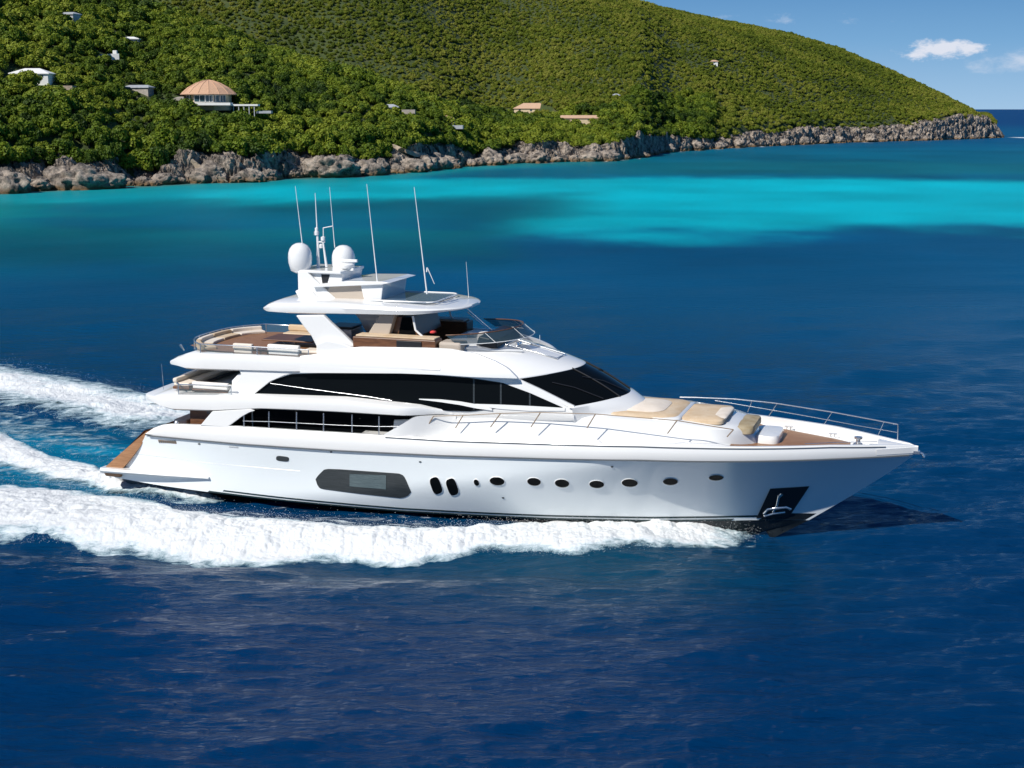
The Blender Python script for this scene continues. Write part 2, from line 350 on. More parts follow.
# bare rocky tip of the headland
kk, oo = np.meshgrid(np.linspace(K_END - .020, K_END + .008, 260), np.linspace(5, 75, 110), indexing='ij'); dd = shoreD(kk) + oo; hh = hills(kk, dd); P0 = world_of(kk, dd, hh)
P0[..., 2] += 2.0 * (np.minimum(cracks(P0 * .17, 8), .6) - .5) + 1.0 * fbm(P0 * .4, 4, s=15, mode=1) - .6
mesh_np('headland_rock', P0.reshape(-1, 3), gridF(*kk.shape), M['rock'], smooth=False)['kind'] = 'structure'
# ---- sea
def axis(lo, hi, dense_lo, dense_hi, step, grow=1.07):
    a = list(np.arange(dense_lo, dense_hi, step)); s = step; x = a[-1]
    while x < hi: s *= grow; x += s; a.append(x)
    s = step; x = a[0]; b = []
    while x > lo: s *= grow; x -= s; b.append(x)
    return np.array(b[::-1] + a)
gx = axis(-60000, 60000, -27, 27, .12, 1.06); gy = axis(8, 60000, 31, 66, .13, 1.035)
X, Y = np.meshgrid(gx, gy, indexing='ij')
stepx = np.gradient(gx)[:, None] + 0 * Y; stepy = np.gradient(gy)[None, :] + 0 * X; stp = np.maximum(stepx, stepy)
Z = np.zeros_like(X)
wr = np.random.default_rng(5)
warp = fbm(np.stack([X * .03, Y * .03, X * 0], -1), 2, s=61) * 1.6
for i in range(48):
    lam = 0.42 * 1.085 ** i; ang = R(-77) + wr.normal() * (.36 if lam < 5 else .30); ph = wr.random() * 6.28
    kx, ky = math.cos(ang) * 2 * math.pi / lam, math.sin(ang) * 2 * math.pi / lam
    amp = .0062 * lam ** .55 * (1 if lam < 9 else .6)
    s_ = np.sin(kx * X + ky * Y + ph + warp * (1 + 2.2 / lam ** .5))
    Z += amp * (s_ + .35 * (s_ * s_ - .5)) * sstep(lam * .5, lam * .22, stp)
def lx(X, Y): return (X - YX) * ca - (Y - YY) * sa, (X - YX) * sa + (Y - YY) * ca
LX, LY = lx(X, Y)
side = np.abs(LY)
Z += -.30 * np.exp(-((LX - 10.5) / 3.6) ** 2 - (side / 3.0) ** 2)                # trough under the forefoot
wd = 3.2 + np.clip(9 - LX, 0, 60) * .17                                           # diverging wake crest
Z += .20 * np.exp(-((side - wd) / 1.3) ** 2) * sstep(10, 4, LX) * sstep(-60, -10, LX)
Z += -.22 * np.exp(-((side - wd - 2.6) / 1.4) ** 2) * sstep(10, 4, LX) * sstep(-60, -10, LX)
Z += .16 * np.sin((side - wd) * 1.35) * np.exp(-np.maximum(side - wd, 0) / 7) * sstep(wd, wd + 2, side) * sstep(10, -2, LX) * sstep(-70, -10, LX)
Z += -.35 * np.exp(-(LY / 3.2) ** 2) * sstep(-13, -17, LX) * sstep(-60, -20, LX)
# water depth tint (0 deep, 1 shallow sand) and reef patches, as real bathymetry in metres from shore
kk = X / np.maximum(Y, 1); sd = np.interp(kk, SK, SD) + 0 * X
inr = np.interp(kk, [kd(0, 300), kd(260, 240), kd(420, 240), kd(600, 240), kd(800, 240), kd(1023, 237)], [150, 165, 184, 176, 172, 176])
wig = fbm(np.stack([X * .020, Y * .022, X * 0], -1), 6, gain=.6, s=31)
rel = Y + wig * 24 + 13 * fbm(np.stack([X * .06, Y * .06, X * 0 + 1], -1), 5, gain=.6, s=37)
edge_soft = np.interp(kk, [-.36, -.1, .0, .37], [90, 70, 22, 15])
sh_ = sstep(inr - edge_soft * .5, inr + edge_soft, rel)
frelim = np.interp(kk, [kd(0, 190), kd(300, 185), kd(440, 180), kd(600, 185), kd(1023, 190)], [275, 310, 312, 316, 305])
outer = sstep(frelim + 22, frelim - 4, rel)              # bright sand ends before the headland
shal = sh_ * outer * (1 - sstep(.035, -.03, kk + wig * .05) * sstep(246, 218, Y + wig * 34) * .93)
xs = sd - Y
nearsh = sstep(46, 14, xs) * sstep(.16, .0, kk)
reef = sstep(-.05, .38, fbm(np.stack([X * .022, Y * .03, X * 0 + 4], -1), 5, s=44) + .12)
leftdark = sstep(128, 168, Y + wig * 25) * sstep(252, 222, Y + wig * 34) * sstep(.06, -.02, kk + wig * .05)
dk = np.exp(-((Y - 178 + wig * 12) / 6) ** 2 - ((kk - .255) / .045) ** 2) + .55 * sstep(.12, .5, fbm(np.stack([X * .03, Y * .035, X * 0 + 6], -1), 5, s=83)) * sstep(.34, .1, kk)           # small dark patch
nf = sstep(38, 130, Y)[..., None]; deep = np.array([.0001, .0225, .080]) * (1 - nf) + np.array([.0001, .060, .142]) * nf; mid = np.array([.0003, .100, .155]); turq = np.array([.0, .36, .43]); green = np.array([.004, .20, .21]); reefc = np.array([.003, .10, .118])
col = deep + 0 * X[..., None]
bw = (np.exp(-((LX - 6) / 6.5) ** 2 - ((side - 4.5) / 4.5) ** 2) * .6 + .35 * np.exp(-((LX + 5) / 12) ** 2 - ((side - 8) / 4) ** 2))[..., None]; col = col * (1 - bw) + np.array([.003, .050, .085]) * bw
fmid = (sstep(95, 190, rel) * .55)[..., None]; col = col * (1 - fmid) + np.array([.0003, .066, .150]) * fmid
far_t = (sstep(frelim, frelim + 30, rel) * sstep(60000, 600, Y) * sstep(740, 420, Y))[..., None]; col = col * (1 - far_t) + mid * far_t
f = shal[..., None]; tcol = turq * (1 - .5 * leftdark[..., None]) ; col = col * (1 - f) + tcol * f
f = (leftdark * (.35 + .6 * reef))[..., None]; tl = sstep(150, 235, Y)[..., None]; col = col * (1 - f) + (np.array([.001, .085, .125]) * (1 - tl) + np.array([.002, .20, .195]) * tl) * f
f = (nearsh * .75)[..., None]; col = col * (1 - f) + green * f
rb = (sstep(330, 350, rel) * sstep(440, 390, rel) * sstep(.0, .12, kk) * .75)[..., None]; col = col * (1 - rb) + reefc * rb
f = np.clip(dk * .6 * shal, 0, 1)[..., None]; col = col * (1 - f) + mid * f
f = (sstep(7, 0, xs) * sstep(-3, 1, xs) * .75)[..., None]; col = col * (1 - f) + np.array([.10, .09, .045]) * f
mot = fbm(np.stack([X * .035, Y * .04, X * 0 + 8], -1), 5, gain=.6, s=57) * sstep(90, 150, Y) * sstep(900, 600, Y); col = col * (1 + .45 * mot)[..., None]
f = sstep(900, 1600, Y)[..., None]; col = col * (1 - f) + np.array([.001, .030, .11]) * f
# aerated water behind the transom
f = (sstep(-12, -17, LX) * sstep(9, 2.5, side) * .95 * sstep(-60, -22, LX) * (.6 + .5 * fbm(np.stack([LX * .25, LY * 1.2, LX * 0], -1), 4, s=71)))[..., None]
f = np.clip(f, 0, 1); col = col * (1 - f) + np.array([.002, .20, .34]) * f
foam_thin = np.clip(np.exp(-((side - wd - 1.2) / 2.2) ** 2) * sstep(6, -10, LX) * .42 + sstep(-14, -18, LX) * np.exp(-(side / 6.5) ** 2) * .36, 0, 1)
headfoam = np.exp(-((xs - 2) / 4) ** 2) * (kk > .0) * .75 + np.exp(-((X - 283) / 12) ** 2 - ((Y - 768) / 20) ** 2) * 1.2
foam_thin = np.clip(foam_thin + headfoam + .40 * sstep(6, -2, LX) * sstep(-22, -10, LX) * (LY < 0) * sstep(wd + 1.2, wd - .5, side), 0, 1)
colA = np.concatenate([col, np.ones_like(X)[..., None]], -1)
def water_material():
    m = bpy.data.materials.new('sea_water'); m.use_nodes = True; t = m.node_tree; b = t.nodes['Principled BSDF']
    a = nd(t, 'ShaderNodeAttribute', attribute_name='bottom_tint'); fo = nd(t, 'ShaderNodeAttribute', attribute_name='foam')
    b.inputs['IOR'].default_value = 1.33; b.inputs['Specular IOR Level'].default_value = .14
    g = nd(t, 'ShaderNodeNewGeometry'); mp = nd(t, 'ShaderNodeMapping'); mp.inputs['Scale'].default_value = (.36, 1.0, 1); mp.inputs['Rotation'].default_value = (0, 0, R(8))
    t.links.new(g.outputs['Position'], mp.inputs[0])
    n1 = nd(t, 'ShaderNodeTexNoise', _Scale=2.9, _Detail=8.0, _Roughness=.60, _Distortion=.35); t.links.new(mp.outputs[0], n1.inputs['Vector'])
    n0 = nd(t, 'ShaderNodeTexNoise', _Scale=.8, _Detail=4.0, _Roughness=.6, _Distortion=.4); t.links.new(mp.outputs[0], n0.inputs['Vector'])
    u0 = nd(t, 'ShaderNodeBump', _Strength=.4, _Distance=.22); t.links.new(n0.outputs[0], u0.inputs['Height'])
    u = nd(t, 'ShaderNodeBump', _Strength=1.0, _Distance=.13); t.links.new(n1.outputs[0], u.inputs['Height']); t.links.new(u0.outputs[0], u.inputs['Normal'])
    t.links.new(u.outputs[0], b.inputs['Normal'])
    # lacy foam
    m2 = nd(t, 'ShaderNodeMapping'); m2.inputs['Scale'].default_value = (.5, 1.3, 1); m2.inputs['Rotation'].default_value = (0, 0, -YA); t.links.new(g.outputs['Position'], m2.inputs[0])
    n2 = nd(t, 'ShaderNodeTexNoise', _Scale=1.5, _Detail=10.0, _Roughness=.72, _Distortion=1.2); t.links.new(m2.outputs[0], n2.inputs['Vector'])
    ma = nd(t, 'ShaderNodeMath', operation='ADD'); t.links.new(n2.outputs[0], ma.inputs[0]); t.links.new(fo.outputs['Fac'], ma.inputs[1])
    mr = nd(t, 'ShaderNodeMapRange'); mr.inputs['From Min'].default_value = .98; mr.inputs['From Max'].default_value = 1.18; t.links.new(ma.outputs[0], mr.inputs[0])
    mx = nd(t, 'ShaderNodeMixRGB'); mx.inputs[2].default_value = (.72, .78, .80, 1); t.links.new(mr.outputs[0], mx.inputs[0]); t.links.new(a.outputs['Color'], mx.inputs[1])
    t.links.new(mx.outputs[0], b.inputs['Base Color'])
    rr = nd(t, 'ShaderNodeMapRange'); rr.inputs['To Min'].default_value = .10; rr.inputs['To Max'].default_value = .8; ch_ = nd(t, 'ShaderNodeAttribute', attribute_name='chop'); t.links.new(ch_.outputs['Fac'], rr.inputs['To Min']); t.links.new(mr.outputs[0], rr.inputs[0]); t.links.new(rr.outputs[0], b.inputs['Roughness'])
    return m
M['water'] = water_material()
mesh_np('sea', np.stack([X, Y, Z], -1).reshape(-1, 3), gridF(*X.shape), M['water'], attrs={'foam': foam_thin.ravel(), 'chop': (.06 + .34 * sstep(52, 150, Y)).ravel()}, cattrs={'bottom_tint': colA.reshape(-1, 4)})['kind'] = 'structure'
# sea bed, so that nothing is open below
# ---- foam and spray
def foam_material():
    m = bpy.data.materials.new('sea_foam'); m.use_nodes = True; t = m.node_tree; b = t.nodes['Principled BSDF']
    b.inputs['Roughness'].default_value = .75; b.inputs['Specular IOR Level'].default_value = .25
    g = nd(t, 'ShaderNodeNewGeometry'); a = nd(t, 'ShaderNodeAttribute', attribute_name='cover')
    mp = nd(t, 'ShaderNodeMapping'); mp.inputs['Rotation'].default_value = (0, 0, YA); mp.inputs['Scale'].default_value = (.55, 1.25, 1.0); t.links.new(g.outputs['Position'], mp.inputs[0])
    n = nd(t, 'ShaderNodeTexNoise', _Scale=1.7, _Detail=11.0, _Roughness=.74, _Distortion=.5); t.links.new(mp.outputs[0], n.inputs['Vector'])
    k = nd(t, 'ShaderNodeMath', operation='MULTIPLY_ADD'); k.inputs[1].default_value = 2.6; k.inputs[2].default_value = -1.3; t.links.new(n.outputs[0], k.inputs[0])
    s = nd(t, 'ShaderNodeMath', operation='ADD'); t.links.new(k.outputs[0], s.inputs[0]); t.links.new(a.outputs['Fac'], s.inputs[1])
    r = nd(t, 'ShaderNodeMapRange'); r.inputs['From Min'].default_value = .05; r.inputs['From Max'].default_value = .70; t.links.new(s.outputs[0], r.inputs[0])
    t.links.new(r.outputs[0], b.inputs['Alpha'])
    # aerated water shows bluish between the thick white
    r2 = nd(t, 'ShaderNodeMapRange'); r2.inputs['From Min'].default_value = .2; r2.inputs['From Max'].default_value = .95; t.links.new(s.outputs[0], r2.inputs[0])
    c = nd(t, 'ShaderNodeMixRGB'); c.inputs[1].default_value = (.34, .52, .60, 1); c.inputs[2].default_value = (.66, .68, .69, 1); t.links.new(r2.outputs[0], c.inputs[0]); t.links.new(c.outputs[0], b.inputs['Base Color'])
    n2 = nd(t, 'ShaderNodeTexNoise', _Scale=9.0, _Detail=8.0, _Roughness=.72); t.links.new(g.outputs['Position'], n2.inputs['Vector'])
    u = nd(t, 'ShaderNodeBump', _Strength=.6, _Distance=.045); t.links.new(n2.outputs[0], u.inputs['Height']); t.links.new(u.outputs[0], b.inputs['Normal'])
    return m
M['foam'] = foam_material()
def waterz(x, y):
    i = np.clip(np.searchsorted(gx, x) - 1, 0, len(gx) - 2); j = np.clip(np.searchsorted(gy, y) - 1, 0, len(gy) - 2)
    a = (x - gx[i]) / (gx[i + 1] - gx[i]); c = (y - gy[j]) / (gy[j + 1] - gy[j])
    return Z[i, j] * (1 - a) * (1 - c) + Z[i + 1, j] * a * (1 - c) + Z[i, j + 1] * (1 - a) * c + Z[i + 1, j + 1] * a * c
def band(name, prof, H, label, lace=1.0, nu=600, nv=90, peak=.5, seed=0, edge=.16, z0=.02, endL=0.0, endR=.06, lump=.35):
    """prof: (x, y_top, y_bottom, thickness) surveyed outline of the foam on the sea surface"""
    xs = np.linspace(prof[0][0], prof[-1][0], nu); P_ = np.array(prof, float)
    yt = np.interp(xs, P_[:, 0], P_[:, 1]); yb = np.interp(xs, P_[:, 0], P_[:, 2]); hk = np.interp(xs, P_[:, 0], P_[:, 3])
    A_ = np.array([sea(x, y)[:2] for x, y in zip(xs, yt)]); B_ = np.array([sea(x, y)[:2] for x, y in zip(xs, yb)])
    s = np.linspace(0, 1, nv)
    q = A_[:, None, :] * (1 - s)[None, :, None] + B_[:, None, :] * s[None, :, None]
    u = np.linspace(0, 1, nu)[:, None] + 0 * s[None, :]; S = s[None, :] + 0 * u
    p3 = np.concatenate([q, 0 * q[..., :1]], -1)
    rag = fbm(p3 * 1.1, 4, s=seed + 3) * .09 + fbm(p3 * .33, 3, s=seed + 5) * .06 * np.clip(2 * S - .6, 0, 1)
    Se = S + rag
    hump = np.where(Se < peak, np.clip(Se / peak, 0, 1), np.clip((1 - Se) / (1 - peak), 0, 1)) ** .95
    L1 = fbm(p3 * .9, 3, s=seed, mode=2); L2 = fbm(p3 * 2.6, 4, s=seed + 9, mode=2); L3 = fbm(p3 * 7.5, 3, s=seed + 19, mode=2)
    z = z0 + H * hk[:, None] * hump * (.75 + .35 * L1) + (lump * .15 * L2 + lump * .05 * L3) * np.clip(hump * 2.0, 0, 1) * np.clip(hk[:, None], .35, 1)
    z = z + waterz(q[..., 0], q[..., 1]) - .10 * (1 - np.clip(hump * 5, 0, 1))
    n_ = (B_ - A_); n_ /= np.linalg.norm(n_, axis=1)[:, None] + 1e-6
    q = q + n_[:, None, :] * (.2 * L2 * hump * H)[..., None]
    e = np.minimum(S, 1 - Se - .02) / edge; eL = u / max(endL, 1e-4) if endL else 9; eR = (1 - u) / max(endR, 1e-4) if endR else 9
    cover = np.clip(np.minimum(np.minimum(e, eL), eR), 0, 1) * 1.25 * lace
    V = np.concatenate([q, z[..., None]], -1)
    o = mesh_np(name, V.reshape(-1, 3), gridF(nu, nv), M['foam'], attrs={'cover': cover.ravel()}); tag(o, label, 'foam', kind='stuff'); return V, cover
VA, CA = band('bow_wave_foam', [(-110, 474, 542, .8), (0, 481, 545, .8), (40, 482, 543, .9), (65, 485, 544, .8), (81, 487, 552, .9), (111, 493, 553, .9), (163, 500, 558, 1), (182, 509, 559, 1), (234, 523, 560, 1), (264, 523, 561, 1), (300, 525, 560, 1), (338, 530, 557, 1), (389, 533, 560, 1), (442, 533, 558, 1), (478, 531, 553, 1), (518, 523, 554, 1.1), (575, 518, 558, 1.2), (610, 516, 553, 1.3), (669, 514, 548, 1.4), (705, 513, 546, 1.3), (738, 514, 543, .8), (756, 522, 541, .3)],
     .34, 'thick white foam curling off the near side of the yacht hull', nu=1100, nv=120, peak=.4, seed=2, endR=.07, edge=.2)
VB, CB = band('wash_foam', [(-110, 396, 430, .5), (-60, 408, 442, .5), (0, 430, 461, .6), (25, 441, 467, .6), (49, 449, 474, .7), (85, 457, 481, .8), (110, 464, 492, 1.3), (150, 474, 500, 1.5), (190, 482, 503, 1.1), (224, 490, 504, .4)],
     .38, 'white propeller wash streaming back from the stern platform', nu=420, nv=70, seed=32, endR=.12, edge=.3, lace=.95)
VC, CC = band('far_wake_foam', [(-110, 330, 392, .6), (0, 361, 407, .7), (65, 374, 421, .8), (107, 382, 434, .8), (130, 387, 438, .8), (150, 392, 437, .8), (185, 403, 432, .6), (230, 412, 424, .3)],
     .42, 'white foam trail on the far side of the yacht stern', nu=560, nv=100, seed=62, endR=.12, edge=.42, lace=.86)
VD, CD = band('wash_streak_foam', [(-110, 415, 447, .1), (0, 441, 468, .1), (60, 455, 482, .1), (120, 470, 492, .1)], .10, 'thin streaks of foam beside the propeller wash', nu=260, nv=50, seed=82, edge=.5, lace=.16, endR=.2)
VE, CE = band('wake_hollow_foam', [(-110, 372, 420, .1), (0, 404, 440, .1), (60, 420, 450, .1), (100, 430, 456, .1), (125, 440, 458, .1)], .10, 'lacy foam over the turquoise hollow of the wake', nu=260, nv=60, seed=92, edge=.5, lace=.20, endR=.2)
# spray drops thrown up along the crests
def drops(name, n, label):
    V = []; F = []; rs = np.random.default_rng(3)
    oc = np.array([(1, 0, 0), (-1, 0, 0), (0, 1, 0), (0, -1, 0), (0, 0, 1), (0, 0, -1)], float); of = [(0, 2, 4), (2, 1, 4), (1, 3, 4), (3, 0, 4), (2, 0, 5), (1, 2, 5), (3, 1, 5), (0, 3, 5)]
    pts = []
    for (Vv, cc, wgt, s0, s1) in ((VA, CA, .62, .0, 1), (VB, CB, .1, 0, 1), (VC, CC, .28, 0, 1)):
        m = int(n * wgt); nu, nv = Vv.shape[:2]
        iu = rs.integers(0, nu, m); iv = np.clip((rs.beta(.5, .5, m) * nv).astype(int), 0, nv - 1)
        p = Vv[iu, iv].copy(); p[:, :2] += rs.normal(0, .16, (m, 2)); p[:, 2] = np.maximum(p[:, 2], .05) + rs.exponential(.13, m); pts.append(p)
    p = np.concatenate(pts); r = rs.uniform(.003, .010, len(p)) ** 1.0
    V = (p[:, None, :] + oc[None] * r[:, None, None] * rs.uniform(.6, 1.4, (len(p), 1, 3))).reshape(-1, 3)
    F = (np.arange(len(p))[:, None, None] * 6 + np.array(of)[None]).reshape(-1, 3)
    o = mesh_np(name, V, F, M['spraydrop']); tag(o, label, 'spray', kind='stuff')
M['spraydrop'] = mat('spray_drop', (.88, .90, .91), .5)
drops('spray', 26000, 'fine white droplets thrown up over the foam')

# ============================================================ THE YACHT (x forward, y to port, z up; origin amidships on the waterline)
yacht = empty('motor_yacht', (YX, YY, 0), -YA)
tag(yacht, 'long white three deck motor yacht speeding past the island with foam along its hull', 'yacht')
XT = 15.92
def bdeck(x, z=0): t = max(0.0, (x - 5.3) / (XT - 5.3)); return 3.42 * max(0.0, 1 - min(t, 1) ** 2.0) * (1 - .06 * min(1, max(0, (-6 - x) / 8)) ** 2)
def solve(pts, bf, y=None):
    r = []
    for p in pts:
        q = PS(p[0], p[1], bf) if y is None else PY(p[0], p[1], y); r.append((q[0], q[2]))
    return r
K3 = solve([(143, 434), (240, 443), (340, 449.7), (440, 454.5), (560, 458), (640, 459), (760, 460), (830, 458)], bdeck) + [(15.92, 3.30)]
G3 = solve([(156, 424), (228, 426.3), (385, 436), (450, 440), (560, 443.5), (640, 445.3), (700, 447), (780, 447.3), (830, 446)], bdeck) + [(15.75, 3.62)]
Kz = lambda x: interp(K3, x)
Gz = lambda x: interp(G3, x)
C3 = [(-15.2, .62), (-13, .49), (-10.65, .42), (-6.84, .31), (-2.65, .21), (2.9, .20), (6.65, .27), (9.5, .40), (12.29, .51)]
Cz = lambda x: interp(C3, x)
stem = [(0, 15.92, 3.30), (.25, 15.15, 2.62), (.5, 14.25, 1.93), (.75, 13.30, 1.23), (1.0, 12.29, .51)]
def rowpt(v, u):
    """v: 0 knuckle .. 1 chine; u: 0 transom .. 1 stem"""
    xs = -13.45 + (-15.2 + 13.45) * v ** 1.15
    xe = float(np.interp(v, [s[0] for s in stem], [s[1] for s in stem])); ze = float(np.interp(v, [s[0] for s in stem], [s[2] for s in stem]))
    x = xs + (xe - xs) * u
    u0 = .63 - .42 * v; t = max(0, (u - u0) / (1 - u0)); p = 2.0 - .40 * v
    B = 3.42 - .28 * v - .10 * math.sin(math.pi * v)
    b = B * (1 - t ** p) * (1 - .06 * max(0, 1 - u * 5) ** 2)
    kz, cz = Kz(x), Cz(x)
    zz = kz + (cz - kz) * v
    if u > .85: f = ((u - .85) / .15) ** 2; zz = zz * (1 - f) + ze * f
    return Vector((x, -b, zz))
def hb(X, Zq):
    """half breadth of the topside at X, Z"""
    v, u = .5, .5
    for _ in range(12):
        p = rowpt(v, u); xs = -13.45 - 1.75 * v ** 1.15
        xe = float(np.interp(v, [s[0] for s in stem], [s[1] for s in stem])); u = min(1, max(0, (X - xs) / (xe - xs)))
        kz, cz = Kz(X), Cz(X); v = min(1, max(0, (kz - Zq) / (kz - cz)))
    return -rowpt(v, u).y
def both(fn):
    """run a builder for starboard and port"""
    for s in (1, -1): fn(s)
def mir(p, s): return (p[0], p[1] * s, p[2])
NU = 90
def uu(i): return 1 - (1 - i / (NU - 1)) ** 1.25
mb = MB(); rows = []
for i in range(NU):
    u = uu(i); st = [rowpt(j / 14, u) for j in range(15)]
    rows.append([tuple(p) for p in st] + [(p[0], -p[1], p[2]) for p in st[::-1]])
mb.grid(rows)
mb.add(rows[0], [list(range(30))])
hull = mb.build('hull', M['hull'], yacht, smooth=30)
# bottom below the chine
mb = MB(); rows = []
for i in range(NU):
    u = uu(i); c = rowpt(1.0, u); kx = c.x - 1.5 * max(0, (u - .8) / .2) ** 1.0 ; kz = -1.25 if u < .7 else -1.25 + (1.25 + .0) * ((u - .7) / .3) ** 2.6
    st = []
    for j in range(6):
        w_ = j / 5; x = c.x + (kx - c.x) * w_ ** 1.2 * (1 if u < .999 else 1); st.append((x, c.y * (1 - w_) * (1 - .1 * math.sin(math.pi * w_)) * .995, (c.z + (kz - c.z) * w_)))
    if i == NU - 1: st = [(12.29 - .0 * j - 1.35 * (j / 5), 0, .51 - .85 * (j / 5)) for j in range(6)]
    rows.append(st + [(p[0], -p[1], p[2]) for p in st[::-1][1:]])
mb.grid(rows); mb.add(rows[0], [list(range(11))])
mb.build('hull_bottom', M['antifoul'], yacht, smooth=40)
def hullstrip(name, v0, v1, u0, u1, off, m, parent=hull, n=70):
    for s in (1, -1):
        mb = MB(); r = []
        for i in range(n):
            u = u0 + (u1 - u0) * i / (n - 1); a, b = rowpt(v0, u), rowpt(v1, u)
            f = min(1, (1 - u) * 30); o = Vector((0, -off * f, 0)); c_ = (a, a + o, b + o, b)
            r.append([mir(c, s) for c in c_])
        mb.grid(r, closed=True).build(name, m, parent)
hullstrip('boot_stripe', .925, .95, .18, .93, .014, M['boot'])
hullstrip('boot_stripe', .972, .998, .16, .90, .016, M['boot'])
# black patch at the forefoot above the chine
hullstrip('forefoot_panel', .90, .998, .935, .995, .012, M['antifoul'], n=20)
# bulwark between knuckle and gunwale
def bandrow(x, f, o=0.0):
    b = bdeck(x) ; z = Kz(x) + (Gz(x) - Kz(x)) * f; return b + o, z
XA, XF = -13.45, XT
xs_ = [XA + (XF - XA) * uu(i) for i in range(NU)]
def shell(x, s):
    b = bdeck(x); k, g = Kz(x), Gz(x) if x < 15.75 else 3.62 - (x - 15.75) * .5
    aft = max(0, (-12.2 - x) / 1.25); g = k + (g - k) * (1 - aft ** 2.2) + .02
    t = min(.14, b * .5)
    return [(x, -(b + .012) * s, k - .03), (x, -(b + .035) * s, k + .02), (x, -(b + .03) * s, g - .05), (x, -(b - .01) * s, g), (x, -(b - t) * s, g), (x, -(b - t) * s, min(k, g) - .03)]
for s in (1, -1):
    MB().grid([shell(x, s) for x in xs_]).build('bulwark', M['gel'], yacht, smooth=40)
def railstrip(name, fz, off, h, m, x0, x1, parent, n=80, bf=bdeck):
    for s in (1, -1):
        r = []
        for i in range(n):
            x = x0 + (x1 - x0) * i / (n - 1); b = bf(x) + .03; z = fz(x); r.append([(x, -(b - .03) * s, z + h), (x, -(b + off) * s, z + h * .8), (x, -(b + off) * s, z), (x, -(b - .03) * s, z - .01)])
        MB().grid(r, closed=True).build(name, m, parent)
railstrip('rub_rail', lambda x: Kz(x) - .06, .035, .05, M['grey'], -13.3, 15.7, hull)
railstrip('gunwale_line', lambda x: Gz(x) - .055, .022, .035, M['grey'], -3.0, 14.9, hull)
# bow cap
mb = MB(); r = []
for i in range(12):
    a = i / 11; x = 14.6 + 1.38 * a; b = max(.0, bdeck(x)) ; r.append([(x, -(b + .05), 3.34), (x, -(b + .06), 3.55), (x, -(b * .6), 3.66 - a * .1), (x, 0, 3.69 - a * .1), (x, b * .6, 3.66 - a * .1), (x, b + .06, 3.55), (x, b + .05, 3.34)])
mb.grid(r); mb.add(r[-1], [list(range(7))]); mb.build('bow_cap', M['gel'], yacht, smooth=50)
# main deck sheet
def drop(x): return .06 + .30 * float(sstep(8.6, 10.6, np.array(x)))
mb = MB(); mb.grid([[(x, -(bdeck(x) - .1) * q, Gz(x) - drop(x) + .03 * (1 - q * q)) for q in (-1, -.6, -.3, 0, .3, .6, 1)] for x in np.linspace(-4.2, 14.7, 60)])
mb.build('foredeck', M['gel'], yacht, smooth=50)
mb = MB(); mb.grid([[(x, -(bdeck(x) - .1) * q, 2.45) for q in (-1, 0, 1)] for x in np.linspace(-13.4, -4.0, 12)])
mb.build('aft_deck', M['teak'], yacht)
def tdeck(x):   # teak on the foredeck
    return min(bdeck(x) - .3, .4 + (14.0 - x) * .55)
mb = MB(); mb.grid([[(x, -max(.05, tdeck(x)) * q, Gz(x) - drop(x) + .045 + .03 * (1 - q * q)) for q in (-1, 0, 1)] for x in np.linspace(9.6, 13.6, 14)])
mb.build('teak_deck', M['teak'], yacht)
# transom: swim platform and steps
mb = MB()
r = []
for i in range(9):
    a = i / 8; z = .95 + 1.75 * a; x = -15.55 + 2.05 * a ** .9; r.append([(x - .12, -3.05, z), (x, -2.0, z), (x + .15, 0, z), (x, 2.0, z), (x - .12, 3.05, z)])
mb.grid(r); mb.build('transom_stair', M['teak'], yacht, smooth=60)
mb = MB(); oc = [(-15.5, 3.1), (-15.85, 2.7), (-15.95, 0), (-15.85, -2.7), (-15.5, -3.1), (-14.8, -3.12), (-14.8, 3.12)]
mb.prism([(x, y, .93) for x, y in oc], [(x, y, .68) for x, y in oc]); mb.build('swim_platform', M['teak'], yacht, bevel=.03)
for s in (1, -1):      # fashion plates sweeping down to the platform
    mb = MB(); r = []
    for i in range(14):
        a = i / 13; x0 = -15.6 + 2.2 * a; z = .9 + 1.80 * a ** .95; xe = -13.36 - 1.75 * max(0, (2.65 - z) / 2.03) ** 1.15
        xe = max(xe, x0 + .2); r.append([(x0 - .05, -3.12 * s, z), (xe, -3.12 * s, z), (xe, -2.9 * s, z), (x0 - .05, -2.9 * s, z)])
    mb.grid(r, closed=True).build('stern_quarter', M['teak'], yacht)
# chine rail at the stern
def spray(s):
    a = [PS(*p, lambda x, z: 3.2) for p in [(100, 467), (140, 470), (180, 474), (216, 478)]]
    b = [PS(*p, lambda x, z: 3.2) for p in [(112, 470), (150, 476), (185, 479), (217, 481)]]
    mb = MB(); r = []
    for i in range(25):
        t = i / 24; x = -15.6 + 4.9 * t; zt = float(np.interp(x, [q[0] for q in a], [q[2] for q in a])); th = .20 * (1 - .6 * t)
        ou = 3.22 + .18 * math.sin(math.pi * min(1, t * .9 + .12)); r.append([(x, -2.9 * s, zt), (x, -ou * s, zt), (x, -(ou + .05) * s, zt - th * .5), (x, -ou * s, zt - th), (x, -2.9 * s, zt - th - .1)])
    mb.grid(r, closed=True); mb.add(r[0], [[0, 1, 2, 3, 4]]); mb.add(r[-1], [[0, 1, 2, 3, 4]]); mb.build('spray_rail', M['gel'], yacht, smooth=50)
both(spray)

